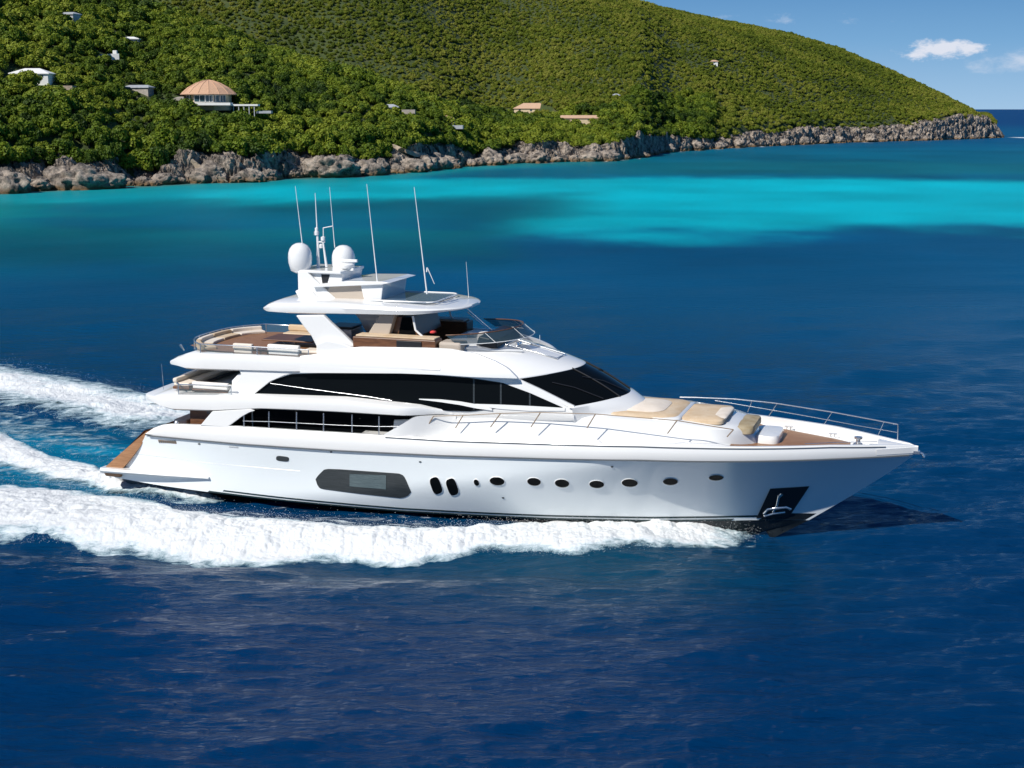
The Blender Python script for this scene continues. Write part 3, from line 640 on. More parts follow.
# ---- generic side panels
def panel(name, x0, x1, top, bot, bf, m, parent, off=0.0, th=.06, n=40, nv=3, sides=(1, -1), smooth=40):
    """closed plate on the side surface bf between two traced edges (picture x from x0 to x1)"""
    cols = []
    for i in range(n):
        x = x0 + (x1 - x0) * i / (n - 1); a, b = interp(top, x), interp(bot, x)
        if b - a < .25: b = a + .25
        cols.append([PS(x, a + (b - a) * j / nv, bf, off) for j in range(nv + 1)])
    out = None
    for s in sides:
        r = [[(p[0], p[1] * s, p[2]) for p in c] + [(p[0], (p[1] + th) * s, p[2]) for p in c[::-1]] for c in cols]
        mb = MB().grid(r, closed=True); n_ = len(r[0]); mb.add(r[0], [list(range(n_))]); mb.add(r[-1], [list(range(n_))])
        o = mb.build(name, m, parent, smooth=smooth)
        if out is None: out = o
    return out
def poly(name, pts, bf, m, parent, off=0.0, th=.03, sides=(1, -1), bevel=0):
    P_ = [PS(p[0], p[1], bf, off) for p in pts]; out = None
    for s in sides:
        o = MB().prism([(p[0], p[1] * s, p[2]) for p in P_], [(p[0], (p[1] + th) * s, p[2]) for p in P_]).build(name, m, parent, bevel=bevel)
        out = out or o
    return out
def sideplate(name, pts, y, th, m, parent, sides=(1, -1), bevel=.02, y2=None, smooth=None):
    """plate traced on the plane y = -y, th thick inwards"""
    for s in sides:
        a = [PY(p[0], p[1], -y) for p in pts]
        MB().prism([(p[0], p[1] * s, p[2]) for p in a], [(p[0], (p[1] + th) * s, p[2]) for p in a]).build(name, m, parent, bevel=bevel, smooth=smooth)
def slab(name, x0, x1, bf, zt, zb, m, parent, n=60, camber=.05, edge=.1, lip=0.0):
    """deck slab: plan half breadth bf(x), top zt(x), bottom zb(x)"""
    rows = []
    for i in range(n):
        a = i / (n - 1); a = .5 - .5 * math.cos(math.pi * a); x = x0 + (x1 - x0) * a; b = max(.02, bf(x)); t, u = zt(x), zb(x); h = t - u
        e = min(edge, b * .4)
        half = [(b * .0, t + camber), (b * .5, t + camber * .8), (b - e, t), (b - e * .25, t - h * .12), (b, t - h * .4), (b - e * .3, u + h * .12), (b - e * 1.4, u), (b * .5, u), (0, u)]
        rows.append([(x, -y, z) for y, z in half] + [(x, y, z) for y, z in half[::-1][1:-1]])
    mb = MB().grid(rows, closed=True); k = len(rows[0]); mb.add(rows[0], [list(range(k))]); mb.add(rows[-1], [list(range(k))])
    return mb.build(name, m, parent, smooth=38)
def plan(x0, x1, B, ra, rf, pa=2.2, pf=2.0, wa=1.0):
    """rounded plan outline"""
    def f(x, z=0):
        b = B
        if x < x0 + ra: t = (x0 + ra - x) / ra; b = B * (1 - (1 - wa) * min(1, t) ** pa) if wa > 0 else B * max(0, 1 - min(1, t) ** pa) ** .5
        if x > x1 - rf: t = (x - x1 + rf) / rf; b = B * max(0, 1 - min(1, t) ** pf) ** (1 / pf if pf > 2 else .5)
        return b
    return f

# ---- main deck saloon (dark windows behind the side walkway)
mb = MB(); mb.box(-9.0, -2.4, -2.55, 2.55, 2.4, 4.3); sal = mb.build('saloon', M['glass'], yacht)
mb = MB(); mb.box(-9.08, -8.96, -2.5, 2.5, 2.45, 4.3); mb.build('saloon_bulkhead', M['gel'], sal)
# side wings that close the walkway
q_bot = [(196, 425.3), (228, 426.6), (245, 427.6)]
sideplate('quarter_wing', [(200, 425.5), (212, 411.5), (250, 409), (254, 411), (249, 412.5), (241, 417), (227.5, 427)], 3.40, .12, M['gel'], yacht)
def bwing(x, z=0): return bdeck(x) - .80 * float(sstep(-2.6, -.5, np.array(x)))
panel('side_wing', 384, 456, [(384, 434.3), (399, 426), (413, 417.5), (418, 416.3), (432, 415.6), (456, 414.8)], [(384, 436.2), (400, 438), (420, 440), (456, 436)], bwing, M['gel'], yacht, off=.005, th=.12)
# walkway rail
def srail(s):
    mb = MB()
    mp = [PY(x, y, -3.36) for x, y in [(243, 421), (270, 421.6), (297, 423), (340, 425.2), (380, 426.6), (404, 426.3)]]
    bt = [PY(x, y, -3.36) for x, y in [(232, 426.6), (270, 429.3), (297, 431), (340, 433.8), (384, 435.8)]]
    mb.tube([mir(p, s) for p in mp], .013); mb.tube([mir(p, s) for p in bt], .016)
    for x, a, b in [(244, 411.6, 428), (269, 411.8, 429.6), (296.6, 412.3, 431.4), (323.6, 413.3, 433), (352, 414.8, 434.8), (379, 416.6, 436)]:
        mb.tube([mir(PY(x, a, -3.36), s), mir(PY(x, b, -3.36), s)], .026)
    mb.build('walkway_rail', M['steel'], yacht, smooth=60)
both(srail)
# ---- upper deck slab with its white edge band
ot = solve([(150, 396.5), (156, 394.8), (222, 396), (340, 400), (415, 408), (430, 411.5)], None, -3.35)
ob = solve([(147, 403.5), (172, 410.5), (212, 412), (260, 409.5), (300, 411), (340, 413), (415, 417.3), (430, 418)], None, -3.35)
pl_u0 = plan(-13.6, 3.0, 3.4, 1.6, .5, wa=.84)
def pl_u(x, z=0): return pl_u0(x) - .72 * float(sstep(-2.5, -.7, np.array(x)))
slab('upper_deck', -13.58, -.6, pl_u, lambda x: interp(ot, x), lambda x: interp(ob, x), M['gel'], yacht, edge=.12)
panel('deck_shadow_line', 150, 428, [(150, 403.6), (232, 406), (340, 410), (428, 416.6)], [(150, 404.2), (232, 406.6), (340, 410.6), (428, 417.2)], pl_u, M['grey'], yacht, off=-.04, th=.05)
# ---- coach side (trunk) forward along the side deck, and trunk top
T3 = solve([(380, 417.5), (427, 416.2), (500, 414), (560, 416), (600, 415.5), (640, 418), (677, 421), (734, 430)], None, -2.15) + [(10.3, 3.95)]
T3 = [(x, z - .12 * float(sstep(3.5, 7.0, np.array(x)))) for x, z in T3]
def trunkb(x): return 2.62 if x < 1 else (2.62 - (x - 1) * .085 if x < 8.0 else max(.02, 2.025 * (1 - ((x - 8.0) / 2.75) ** 2.6)))
mb = MB(); r = []
for x in list(np.linspace(-3.0, 8, 34)) + list(np.linspace(8.2, 10.72, 16)):
    zt = interp(T3, x); zb = Gz(x) - drop(x) - .05; b = trunkb(x)
    if x > 9.6: zt -= .45 * ((x - 9.6) / 1.1) ** 2
    half = [(b + .14, zb), (b + .03, zb + (zt - zb) * .6), (b - .02, zt - .05), (b - .1 if b > .3 else b * .6, zt), (b * .6, zt + .05), (0, zt + .09)]
    r.append([(x, -y, z) for y, z in half] + [(x, y, z) for y, z in half[::-1][1:]])
mb.grid(r); mb.add(r[-1], [list(range(len(r[-1])))]); trunk = mb.build('foredeck_trunk', M['gel'], yacht, smooth=35)
# handrail with raked stanchions along the trunk
posts = [((427, 427), (433.5, 416.2)), ((455.5, 428), (463, 415.4)), ((490.5, 427), (500.6, 413.4)), ((531, 427), (540.5, 412.4)), ((587, 428), (595.5, 414)), ((667.5, 433.5), (677, 420.6)), ((727, 436.8), (733.5, 429.6))]
def trail(s):
    mb = MB(); tops = []
    for a, b in posts:
        p, q = PY(*a, -2.95), PY(*b, -2.95)
        if a[0] > 700: p, q = PY(*a, -2.5), PY(*b, -2.5)
        MB().tube([mir(p, s), mir(q, s)], .02).build('handrail_post', M['line'], yacht); tops.append(q)
    
    MB().tube([mir(p, s) for p in tops], .016).build('handrail', M['line'], yacht, smooth=60)
trail(1)

# ---- upper house
glT = [(252, 394.6), (262, 387), (275, 379.5), (291, 374.2), (320, 373), (380, 372.6), (420, 374), (469, 377.8), (502, 382.7), (530, 393), (563, 407.6)]
glB = [(252, 395.4), (340, 400.8), (385, 404.5), (415, 408.3), (440, 410.5), (470, 411.5), (490, 409.5), (510, 406.5), (563, 408)]
def bh(x, z=0): return 2.72 - .10 * max(0, z - 4.4) - .16 * float(sstep(4.35, 4.05, np.array(z))) - (0 if x < 0 else .012 * x * x)
side_skinT = [(228, 385), (240, 372.2), (300, 371), (380, 370), (440, 372), (469, 374.5), (512, 376.3), (540, 389), (573, 405.6), (586, 409)]
side_skinB = [(228, 397), (250, 397.2), (340, 401.5), (400, 407.5), (440, 418), (500, 420), (586, 421)]
uh = panel('house_side', 232, 574, side_skinT, side_skinB, bh, M['gel'], yacht, th=.10, n=60, nv=8)
gl = panel('side_window', 252.5, 562.5, glT, glB, bh, M['glass'], yacht, off=.012, th=.05, n=80, nv=6)
for x in (473, 500, 529):
    panel('mullion', x, x + 1.6, [(x, interp(glT, x) + .5), (x + 2, interp(glT, x + 2) + .5)], [(x, interp(glB, x) - 1.5), (x + 2, interp(glB, x + 2) - 1.5)], bh, M['dgrey'], gl, off=.022, th=.02, n=2)
panel('window_blade', 419, 492, [(419, 398.8), (440, 399.4), (460, 401.5), (480, 405), (492, 408.8)], [(419, 399.5), (440, 402), (460, 405), (476, 408.4), (492, 410.6)], bh, M['gel'], yacht, off=.05, th=.06, n=24)
panel('window_blade', 470, 565, [(470, 403.8), (500, 404.6), (530, 406), (565, 408)], [(470, 405.2), (500, 409), (530, 411), (565, 411)], bh, M['gel'], yacht, off=.035, th=.04, n=24)
def hrail(s):
    MB().tube([mir(PS(x, y, bh, .10), s) for x, y in [(270.5, 383.4), (310, 389), (371, 397), (392, 400.6)]], .013).build('grab_rail', M['steel'], yacht, smooth=60)
both(hrail)
# quarter column with a swept inner edge
sideplate('quarter_column', [(222, 396.8), (229, 391), (231, 386), (238, 380), (241, 374), (239, 370.5), (298, 372), (284, 375.5), (270, 381.5), (252, 395.6)], 2.80, .16, M['gel'], yacht)
mb = MB(); mb.box(-8.1, 2.2, -2.45, 2.45, 4.3, 5.4); mb.build('upper_saloon', M['black'], yacht)
# ---- flybridge deck
ft = solve([(176, 357), (186, 353.3), (261, 355.6), (319, 356), (380, 350), (428, 349), (470, 352), (520, 364)], None, -2.9)
fb = solve([(173, 368), (184, 370), (240, 371.6), (291, 373), (400, 373.2), (440, 374), (469, 375.5), (520, 377)], None, -2.9)
fl0 = -12.75
pl_f = plan(fl0, 2.4, 2.95, 1.8, .2, wa=.78)
def flt(x): return interp(ft, x) - (0 if x > fl0 + .6 else (fl0 + .6 - x) * .45)
slab('flybridge_deck', fl0, -1.0, pl_f, lambda x: min(flt(x), 5.98), lambda x: interp(fb, x) , M['gel'], yacht, edge=.14, camber=.0)
# flank rising to the cockpit coaming
def bfl(x, z=0): return 2.95 - .42 * float(sstep(5.7, 6.8, np.array(z))) - (0 if x < 0 else .035 * x * x)
flank = panel('coaming', 300, 517, [(300, 356), (330, 353), (350, 348), (360, 347), (424, 347.8), (450, 349), (475, 354), (495, 361.5), (508, 368.5), (517, 377.6)],
      [(300, 372.8), (400, 373.4), (440, 374.8), (470, 377), (517, 378.5)], bfl, M['gel'], yacht, th=.14, n=60, nv=10)
poly('coaming_vent', [(407, 352.6), (416, 351.8), (424, 354.2), (414, 358.4), (409.5, 357)], bfl, M['dgrey'], yacht, off=.02, th=.05)
# wheelhouse roof (brow)
def lip(q): return (3.66 - 2.05 * abs(q) ** 2.1, -2.52 * q, 5.62 + .24 * (1 - abs(q) ** 2))
def browpt(s_, q):
    L = lip(q); xa = -1.3; za = 5.80 + .92 * (1 - abs(q) ** 4.5); ya = -2.80 * q
    x = xa + (L[0] - xa) * s_; z = za + (L[2] - za) * (s_ ** 1.9); return (x, ya + (L[1] - ya) * s_, z)
mb = MB(); mb.grid([[browpt(i / 24, -1 + 2 * j / 40) for j in range(41)] for i in range(25)])
brow = mb.build('wheelhouse_roof', M['gel'], yacht, smooth=50)
mb = MB(); mb.grid([[(browpt(1, -1 + 2 * j / 40)[0] + dx, browpt(1, -1 + 2 * j / 40)[1], browpt(1, -1 + 2 * j / 40)[2] + dz) for j in range(41)] for dx, dz in ((0, 0), (.05, -.03), (.03, -.08), (-.1, -.08))])
mb.build('roof_edge', M['gel'], yacht, smooth=60)
# windscreen
def base(q): return (5.48 - 1.62 * abs(q) ** 2.0, -2.50 * q, 4.70 + .16 * (1 - q * q))
def wsp(s_, q, off=0):
    a, b = lip(q), base(q); p = Vector(a).lerp(Vector(b), s_); p.z -= .03 * (1 - s_); p += Vector((.5, 0, .8)) * (.05 * math.sin(math.pi * s_) + off) ; return p
ws = MB().grid([[wsp(i / 10, -1 + 2 * j / 40) for j in range(41)] for i in range(11)]).build('windscreen', M['glass'], yacht, smooth=60)
for q in (-.33, .33):
    MB().tube([wsp(i / 8, q, .02) for i in range(9)], .03).build('windscreen_pillar', M['black'], ws, smooth=60)
for q in (-1, 1):
    MB().tube([wsp(i / 8, q, -.01) for i in range(9)], .028).build('windscreen_frame', M['gel'], yacht, smooth=60)
for sg in (1, -1):
    rr_ = []
    for i in range(13):
        p = wsp(i / 12, sg, .0); rr_.append([(p.x - .04, p.y, p.z + .015), (p.x - .04, -sg * (bh(p.x, p.z) + .005), p.z - .02), (p.x - .12, -sg * (bh(p.x, p.z) + .005), p.z - .16)])
    MB().grid(rr_).build('screen_surround', M['gel'], yacht, smooth=60)
for q0, q1 in ((-.62, -.25), (.05, .42), (.6, .8)):
    MB().tube([wsp(.96, q0, .05), wsp(.55, (q0 + q1) / 2, .05), wsp(.30, q1, .05)], .018).build('wiper', M['black'], yacht)
# dashboard under the glass and the nose of the house
nose = MB(); r = []
for j in range(41):
    q = -1 + 2 * j / 40; b0 = base(q); r.append([(b0[0] - .05, b0[1] * 1.04, b0[2] + .01), (b0[0] + .12, b0[1] * 1.05, b0[2] - .02), (b0[0] + .40 * (1 - q * q) + .12, b0[1] * 1.02, b0[2] - .25), (b0[0] + 1.0 * (1 - q * q) + .12, b0[1] * .97, 4.18), (b0[0] + 1.3 * (1 - q * q) + .12, b0[1] * .93, 3.9)])
nose.grid(r).build('house_nose', M['gel'], yacht, smooth=60)
# ---- foredeck lounge
def pad(name, pts, z0, h, m, parent=yacht, bev=.06, dome=0.0):
    cx = sum(p[0] for p in pts) / len(pts); cy = sum(p[1] for p in pts) / len(pts); rr = []
    for f, z in ((1, z0), (1.0, z0 + h * .7), (.95, z0 + h), (.6, z0 + h + dome * .7), (.25, z0 + h + dome), (.02, z0 + h + dome)):
        rr.append([(cx + (p[0] - cx) * f, cy + (p[1] - cy) * f, z) for p in pts])
    return MB().grid(rr, closed=True).build(name, m, parent, smooth=50)
def rnd(x0, x1, y0, y1, r=.18, n=5, sk=0.0):
    pts = []
    for cx, cy, a0 in ((x1 - r, y1 - r, 0), (x0 + r, y1 - r, 90), (x0 + r, y0 + r, 180), (x1 - r, y0 + r, 270)):
        for k in range(n): a = R(a0 + 90 * k / (n - 1)); pts.append((cx + r * math.cos(a) + sk * (cy - (y0 + y1) / 2), cy + r * math.sin(a)))
    return pts
pad('lounge_base', rnd(4.9, 7.6, -1.75, 1.5, .5), 4.27, .16, M['tan'])
pad('lounge_cushion', rnd(5.25, 7.0, -1.25, 1.1, .6), 4.39, .08, M['cream'], dome=.12)
pad('lounge_rim', rnd(6.6, 7.75, -1.8, 1.6, .3), 4.25, .13, M['gel'])
pad('sunpad', rnd(7.7, 9.25, -1.5, 1.3, .25), 4.19, .16, M['tan'], dome=.04)
pad('sunpad_headrest', rnd(8.75, 9.3, -1.1, 1.0, .2), 4.31, .05, M['cream'], dome=.04)
pad('folded_cover', rnd(9.2, 10.3, -1.2, 1.2, .3), 3.84, .24, M['olive'], dome=.06)
pad('bow_seat', rnd(10.2, 11.15, -.7, 1.2, .3), 3.4, .30, M['gel'], dome=.03)
# ---- bow rail on the far side, short pulpit
def bz(x): return Gz(x)
top = [PY(x, y, 0) for x, y in [(901, 424.8)]]
tp, mdp = [], []
for x, y in [(680, 397.2), (695, 397.4), (735, 399), (774, 403), (832, 412), (870, 419), (898, 424.4)]:
    bb = max(.12, bdeck(float(np.interp(x, [680, 760, 860, 900], [7.3, 10.2, 13.6, 15.2]))) - .08); tp.append(PY(x, y, bb))
for x, y in [(715, 400.5), (760, 408), (815, 417.5), (860, 426), (898, 432.5)]:
    bb = max(.12, bdeck(float(np.interp(x, [680, 760, 860, 900], [7.3, 10.2, 13.6, 15.2]))) - .08); mdp.append(PY(x, y, bb))
MB().tube(tp, .024).tube([tp[-1], mdp[-1], (mdp[-1][0], mdp[-1][1], 3.6)], .022).build('bow_rail', M['steel'], yacht, smooth=60)
MB().tube(mdp, .014).build('bow_rail_wire', M['steel'], yacht, smooth=60)
for (x0, y0), (x1, y1) in [((747.5, 411), (752, 401.3)), ((767, 417.5), (777, 403.8)), ((822, 426.5), (832, 412.4)), ((877, 437), (884, 421.8))]:
    b0 = bdeck(float(np.interp(x0, [680, 760, 860, 900], [7.3, 10.2, 13.6, 15.2]))) - .08
    MB().tube([PY(x0, y0 + 1, b0), PY(x1, y1, b0)], .018).build('bow_rail_post', M['steel'], yacht, smooth=60)
# low near side rail at the stem, windlass, cleats
MB().tube([(12.2, -1.75, 3.78), (13.4, -1.2, 3.8), (14.6, -.62, 3.78)], .012).build('toe_rail', M['steel'], yacht)
wl = MB().lathe([(.0, 0), (.17, 0), (.17, .08), (.08, .12), (.08, .22), (.15, .26), (.15, .32), (0, .34)], (13.9, .1, 3.42), 14).build('windlass', M['steel'], yacht, smooth=40)
MB().box(13.7, 14.4, -.09, .09, 3.40, 3.48).build('windlass_base', M['steel'], wl, bevel=.01)
for x, y in ((14.45, .22), (12.9, -1.25), (12.9, 1.25), (11.2, 2.0)):
    z = Gz(x) - drop(x) + .04
    MB().tube([(x - .16, y, z + .12), (x + .16, y, z + .12)], .025).tube([(x - .07, y, z), (x - .07, y, z + .12)], .02).tube([(x + .07, y, z), (x + .07, y, z + .12)], .02).build('cleat', M['steel'], yacht, smooth=60)
MB().box(15.75, 16.05, -.11, .11, 3.30, 3.42).tube([(15.85, 0, 3.42), (16.15, 0, 3.30), (16.2, 0, 3.18)], .05).build('bow_roller', M['steel'], yacht, bevel=.01)

# ---- hull openings (starboard and mirrored to port)
def ovalpts(cx, cy, rx, ry, rot=0, n=20, p=2.0):
    o = []
    for k in range(n):
        a = 2 * math.pi * k / n; c, s = math.cos(a), math.sin(a); x = rx * math.copysign(abs(c) ** (2 / p), c); y = ry * math.copysign(abs(s) ** (2 / p), s)
        o.append((cx + x * math.cos(rot) - y * math.sin(rot), cy + x * math.sin(rot) + y * math.cos(rot)))
    return o
def port(cx, cy, rx, ry, rot=0, p=2.0, frame=M['steel']):
    P0_ = [PS(x, y, hb, .02) for x, y in ovalpts(cx, cy, rx + .5, ry + .5, rot, 24, p)]; P1_ = [PS(x, y, hb, .036) for x, y in ovalpts(cx, cy, rx, ry, rot, 24, p)]
    for s in (1, -1):
        a = [mir(q, s) for q in P0_]; b = [(q[0], (q[1] + .05) * s, q[2]) for q in P0_]; c = [mir(q, s) for q in P1_]; d = [(q[0], (q[1] + .06) * s, q[2]) for q in P1_]
        f = MB().grid([b, a, c, d], closed=True).build('porthole', M['gel'], hull, smooth=50)
        P2_ = [PS(x, y, hb, .034) for x, y in ovalpts(cx, cy, rx, ry, rot, 24, p)] if s == 1 else P2_
        MB().prism([mir(q, s) for q in P2_], [(q[0], (q[1] + .05) * s, q[2]) for q in P2_]).build('pane', M['glass'], f)
for a in [(497, 481.2, 7.4, 4.1, .12), (534, 481.8, 6.8, 3.9, .12), (562, 483.4, 7.2, 4.0, .1), (596.7, 484.4, 7.4, 3.7, .05), (629.7, 483, 8.0, 3.9, .05), (670.4, 481.7, 7.4, 3.4, 0), (716, 477.8, 7.2, 2.8, -.02)]: port(*a)
port(436, 485.6, 5.0, 8.6, -.35, 3.2); port(452.2, 486.9, 5.0, 8.6, -.35, 3.2); port(476.4, 482.6, 2.4, 3.4, -.5)
poly('hull_vent', ovalpts(282.4, 458.8, 6.4, 2.5, .12, 20, 3.5), hb, M['dgrey'], hull, off=.02, th=.06)
hw = panel('hull_window', 315.6, 410.8, [(315.6, 479), (318, 475.5), (324, 469.6), (328, 469), (340, 469.4), (399, 473.6), (403, 475.5), (405, 478), (410.8, 491.8)], [(315.6, 479.6), (317.3, 485), (319.5, 488.3), (324, 489.4), (360, 494), (400, 498.2), (404, 497.6), (408, 495.8), (410.8, 492.4)], hb, M['dgrey'], hull, off=.02, th=.06, n=60, nv=6)
panel('window_insert', 349.5, 386, [(349.5, 474), (385.5, 475.3)], [(349.5, 486.1), (352, 486.6), (386, 489.5)], hb, M['lgrey'], hw, off=.034, th=.03, n=20, nv=4)
poly('name_plate', [(158, 439.8), (176, 441.4), (176.4, 443.8), (158.6, 442.2)], hb, M['line'], hull, off=.014, th=.02)
for k in range(9):
    x = 159 + k * 1.9; poly('plate_rib', [(x, 440.4), (x + .9, 440.5), (x + .9, 443.0), (x, 442.9)], hb, M['grey'], hull, off=.024, th=.01)
poly('fuel_hatch', [(229, 446.2), (238, 446.8), (238, 448), (229, 447.4)], hb, M['steel'], hull, off=.014, th=.02)
for a in ([(120, 452), (214, 463.5)], [(214, 463.5), (300, 471)]):
    MB().tube([PS(a[0][0] + (a[1][0] - a[0][0]) * k / 10, a[0][1] + (a[1][1] - a[0][1]) * k / 10, hb, .002) for k in range(11)], .006, 5).build('shell_seam', M['steel'], hull)
for x_, y_ in ((503, 498), (199, 444), (420, 462), (612, 467), (331, 452)): poly('scupper', ovalpts(x_, y_, 1.3, .7, .1, 10), hb, M['dgrey'], hull, off=.02, th=.04)
# anchor pocket
ap = poly('anchor_pocket', [(770.2, 488.8), (809.4, 486.4), (789.3, 516.6), (756.3, 518.4)], hb, M['black'], hull, off=.02, th=.06)
def anchor(s):
    mb = MB(); g = lambda x, y, o: Vector(mir(PS(x, y, hb, o), s))
    mb.tube([g(779, 495, .06), g(777, 505, .10), g(773, 512, .10)], .05)
    mb.tube([g(782, 493.5, .05), g(779, 496.5, .05)], .07)
    mb.tube([g(764, 513.5, .06), g(768, 509, .12), g(777, 508, .14), g(786, 507, .12), g(790.5, 509, .06)], .06)
    mb.tube([g(764, 516, .05), g(773, 513.5, .09), g(785, 512, .06)], .05)
    mb.build('anchor', M['steel'], hull, smooth=60)
both(anchor)

# ---- aft cockpit glimpsed between the decks
MB().box(-11.6, -10.3, -2.9, 2.9, 2.45, 3.75).build('cockpit_bar', M['cherry'], yacht, bevel=.03)
MB().box(-12.9, -12.3, -2.0, 2.0, 2.45, 3.0).build('cockpit_bench', M['cream'], yacht, bevel=.06)
for s in (1, -1):
    MB().lathe([(0, 0), (.09, 0), (.11, .05), (.06, .12), (0, .13)], (-12.0, 3.22 * s, 3.13), 12).build('capstan', M['steel'], yacht, smooth=40)
    MB().box(-10.55, -10.35, -3.36 * s - .02, -3.36 * s + .03, 3.66, 3.76).build('deck_light', M['black'], yacht)
# ---- upper aft deck: rail, settee, table
def railrun(name, pts, h, glassm, posts, r=.022, parent=yacht):
    g = MB(); t = MB(); g.grid([[p, (p[0], p[1], p[2] + h)] for p in pts]); o = g.build(name + '_panel', glassm, parent)
    t.tube([(p[0], p[1], p[2] + h) for p in pts], r)
    t.build(name, M['steel'], parent, smooth=60)
    for k in posts: p = pts[k]; MB().tube([p, (p[0], p[1], p[2] + h)], r).build(name + '_post', M['steel'], parent, smooth=60)
    return o
arc = []
for k in range(25):
    a = -1 + 2 * k / 24; y = 3.15 * a; x = -12.9 + 1.0 * abs(a) ** 3
    arc.append((x, y, 4.30))
path = [(-9.6, -3.1, 4.38), (-10.8, -3.12, 4.33)] + arc + [(-10.8, 3.12, 4.33), (-9.4, 3.1, 4.36)]
railrun('aft_rail', path, .40, M['clear'], [0, 2, 7, 14, 21, 26, 28])
def seat(name, x0, x1, y0, y1, z0, zs, zb, back, m, mb_=None):
    b = MB().box(x0, x1, y0, y1, z0, zs).build(name, mb_ or M['cherry'], yacht, bevel=.03)
    MB().box(x0 + .03, x1 - .03, y0 + .03, y1 - .03, zs, zs + .14).build('seat_cushion', m, b, bevel=.05, seg=3)
    d = .2
    bb = {'x-': (x0, x0 + d, y0, y1), 'x+': (x1 - d, x1, y0, y1), 'y-': (x0, x1, y0, y0 + d), 'y+': (x0, x1, y1 - d, y1)}[back]
    MB().box(*bb, zs + .14, zb).build('back_cushion', m, b, bevel=.06, seg=3)
seat('settee', -12.5, -11.75, -2.6, 2.6, 4.38, 4.5, 4.82, 'x-', M['cream'])
seat('settee', -11.5, -9.9, -2.85, -2.2, 4.38, 4.5, 4.78, 'y-', M['white_cush'])
seat('settee', -11.7, -10.3, 1.9, 2.7, 4.38, 4.6, 5.0, 'y+', M['cherry'])
MB().box(-11.9, -11.5, 2.2, 2.7, 4.9, 5.2).build('seat_headrest', M['cream'], yacht, bevel=.06, seg=3)
for x, y in ((-12.95, -2.55), (-9.75, -1.0)): MB().tube([(x, y, 4.3), (x - .04, y, 5.35)], .012).build('flag_staff', M['steel'], yacht)
# ---- flybridge aft lounge
zf = 5.86
arc = []
for k in range(31):
    a = -1 + 2 * k / 30; arc.append((-12.25 + 1.15 * abs(a) ** 3, 2.72 * a, zf + .02))
path = [(-6.4, -2.78, zf + .04)] + [(x, -2.76, zf + .04) for x in (-7.5, -8.6, -9.7)] + arc + [(x, 2.74, zf) for x in (-9.6, -8.6, -7.4, -6.2)]
railrun('fly_rail', path, .40, M['clear'], [0, 2, 4, 9, 14, 19, 24, 30, 34, 36, 38])
# curved settee following the stern, brown shell and cream cushions in segments
def arcseat(a0, a1, m, z0, z1, d0, d1, name):
    r = []
    for k in range(9):
        a = a0 + (a1 - a0) * k / 8; cx, cy = -12.25 + 1.15 * abs(a) ** 3, 2.72 * a
        n_ = Vector((1, -a * 1.1 * abs(a) ** 1.2, 0)).normalized()
        p0, p1 = Vector((cx, cy, 0)) + n_ * d0, Vector((cx, cy, 0)) + n_ * d1
        r.append([(p0.x, p0.y, z0), (p0.x, p0.y, z1), (p1.x, p1.y, z1), (p1.x, p1.y, z0)])
    mb = MB().grid(r, closed=True); mb.add(r[0], [[0, 1, 2, 3]]); mb.add(r[-1], [[0, 1, 2, 3]])
    return mb.build(name, m, yacht, bevel=.03)
arcseat(-.96, .96, M['cherry'], zf - .3, zf + .12, .10, .75, 'stern_settee')
for a0, a1, mm in ((-.94, -.55, M['tan']), (-.53, -.05, M['cream']), (-.03, .45, M['tan']), (.47, .94, M['cream'])):
    arcseat(a0, a1, mm, zf + .12, zf + .24, .26, .74, 'settee_cushion'); arcseat(a0, a1, mm, zf + .12, zf + .38, .08, .27, 'settee_back')
seat('settee', -9.75, -8.9, -2.62, -1.9, zf - .2, zf + .12, zf + .50, 'y-', M['cream'])
seat('settee', -8.25, -6.9, -2.62, -1.7, zf - .2, zf + .14, zf + .54, 'y-', M['white_cush'])
seat('settee', -9.9, -7.6, 1.8, 2.6, zf - .2, zf + .10, zf + .5, 'y+', M['tan'])
MB().box(-8.9, -8.25, -2.6, -1.9, zf - .2, zf + .30).build('side_locker', M['cherry'], yacht, bevel=.02)
MB().box(-6.9, -5.95, -2.62, -1.7, zf - .2, zf + .24).build('side_locker', M['cherry'], yacht, bevel=.03)
MB().box(-6.85, -6.0, -2.5, -1.8, zf + .24, zf + .36).build('locker_cushion', M['cream'], yacht, bevel=.04)
mb = MB(); mb.grid([[(x, -2.55 * q * min(1, .62 + (x + 12.3) * .25), 5.995) for q in (-1, 0, 1)] for x in np.linspace(-12.2, -4.5, 14)]); mb.build('fly_sole', M['teak'], yacht)
tb = MB().box(-9.4, -7.2, -.9, .6, zf + .36, zf + .42).build('fly_table', M['cherry'], yacht, bevel=.02)
MB().lathe([(.22, 0), (.07, .06), (.07, .38)], (-8.3, -.15, zf - .05), 12).build('table_leg', M['steel'], tb, smooth=40)
gr_ = MB().box(-7.6, -6.4, 1.2, 2.4, zf - .2, zf + .62).build('bar_console', M['gel'], yacht, bevel=.04)
MB().box(-7.55, -6.45, 1.22, 2.38, zf + .62, zf + .72).build('grill_lid', M['dgrey'], gr_, bevel=.04)
MB().box(-6.2, -4.6, 1.6, 2.55, zf - .2, zf + .35).build('bar_cabinet', M['cherry'], yacht, bevel=.03)
MB().tube([(-12.2, -2.1, zf), (-12.35, -2.15, zf + .25)], .025, r1=.05).build('stern_light', M['steel'], yacht)
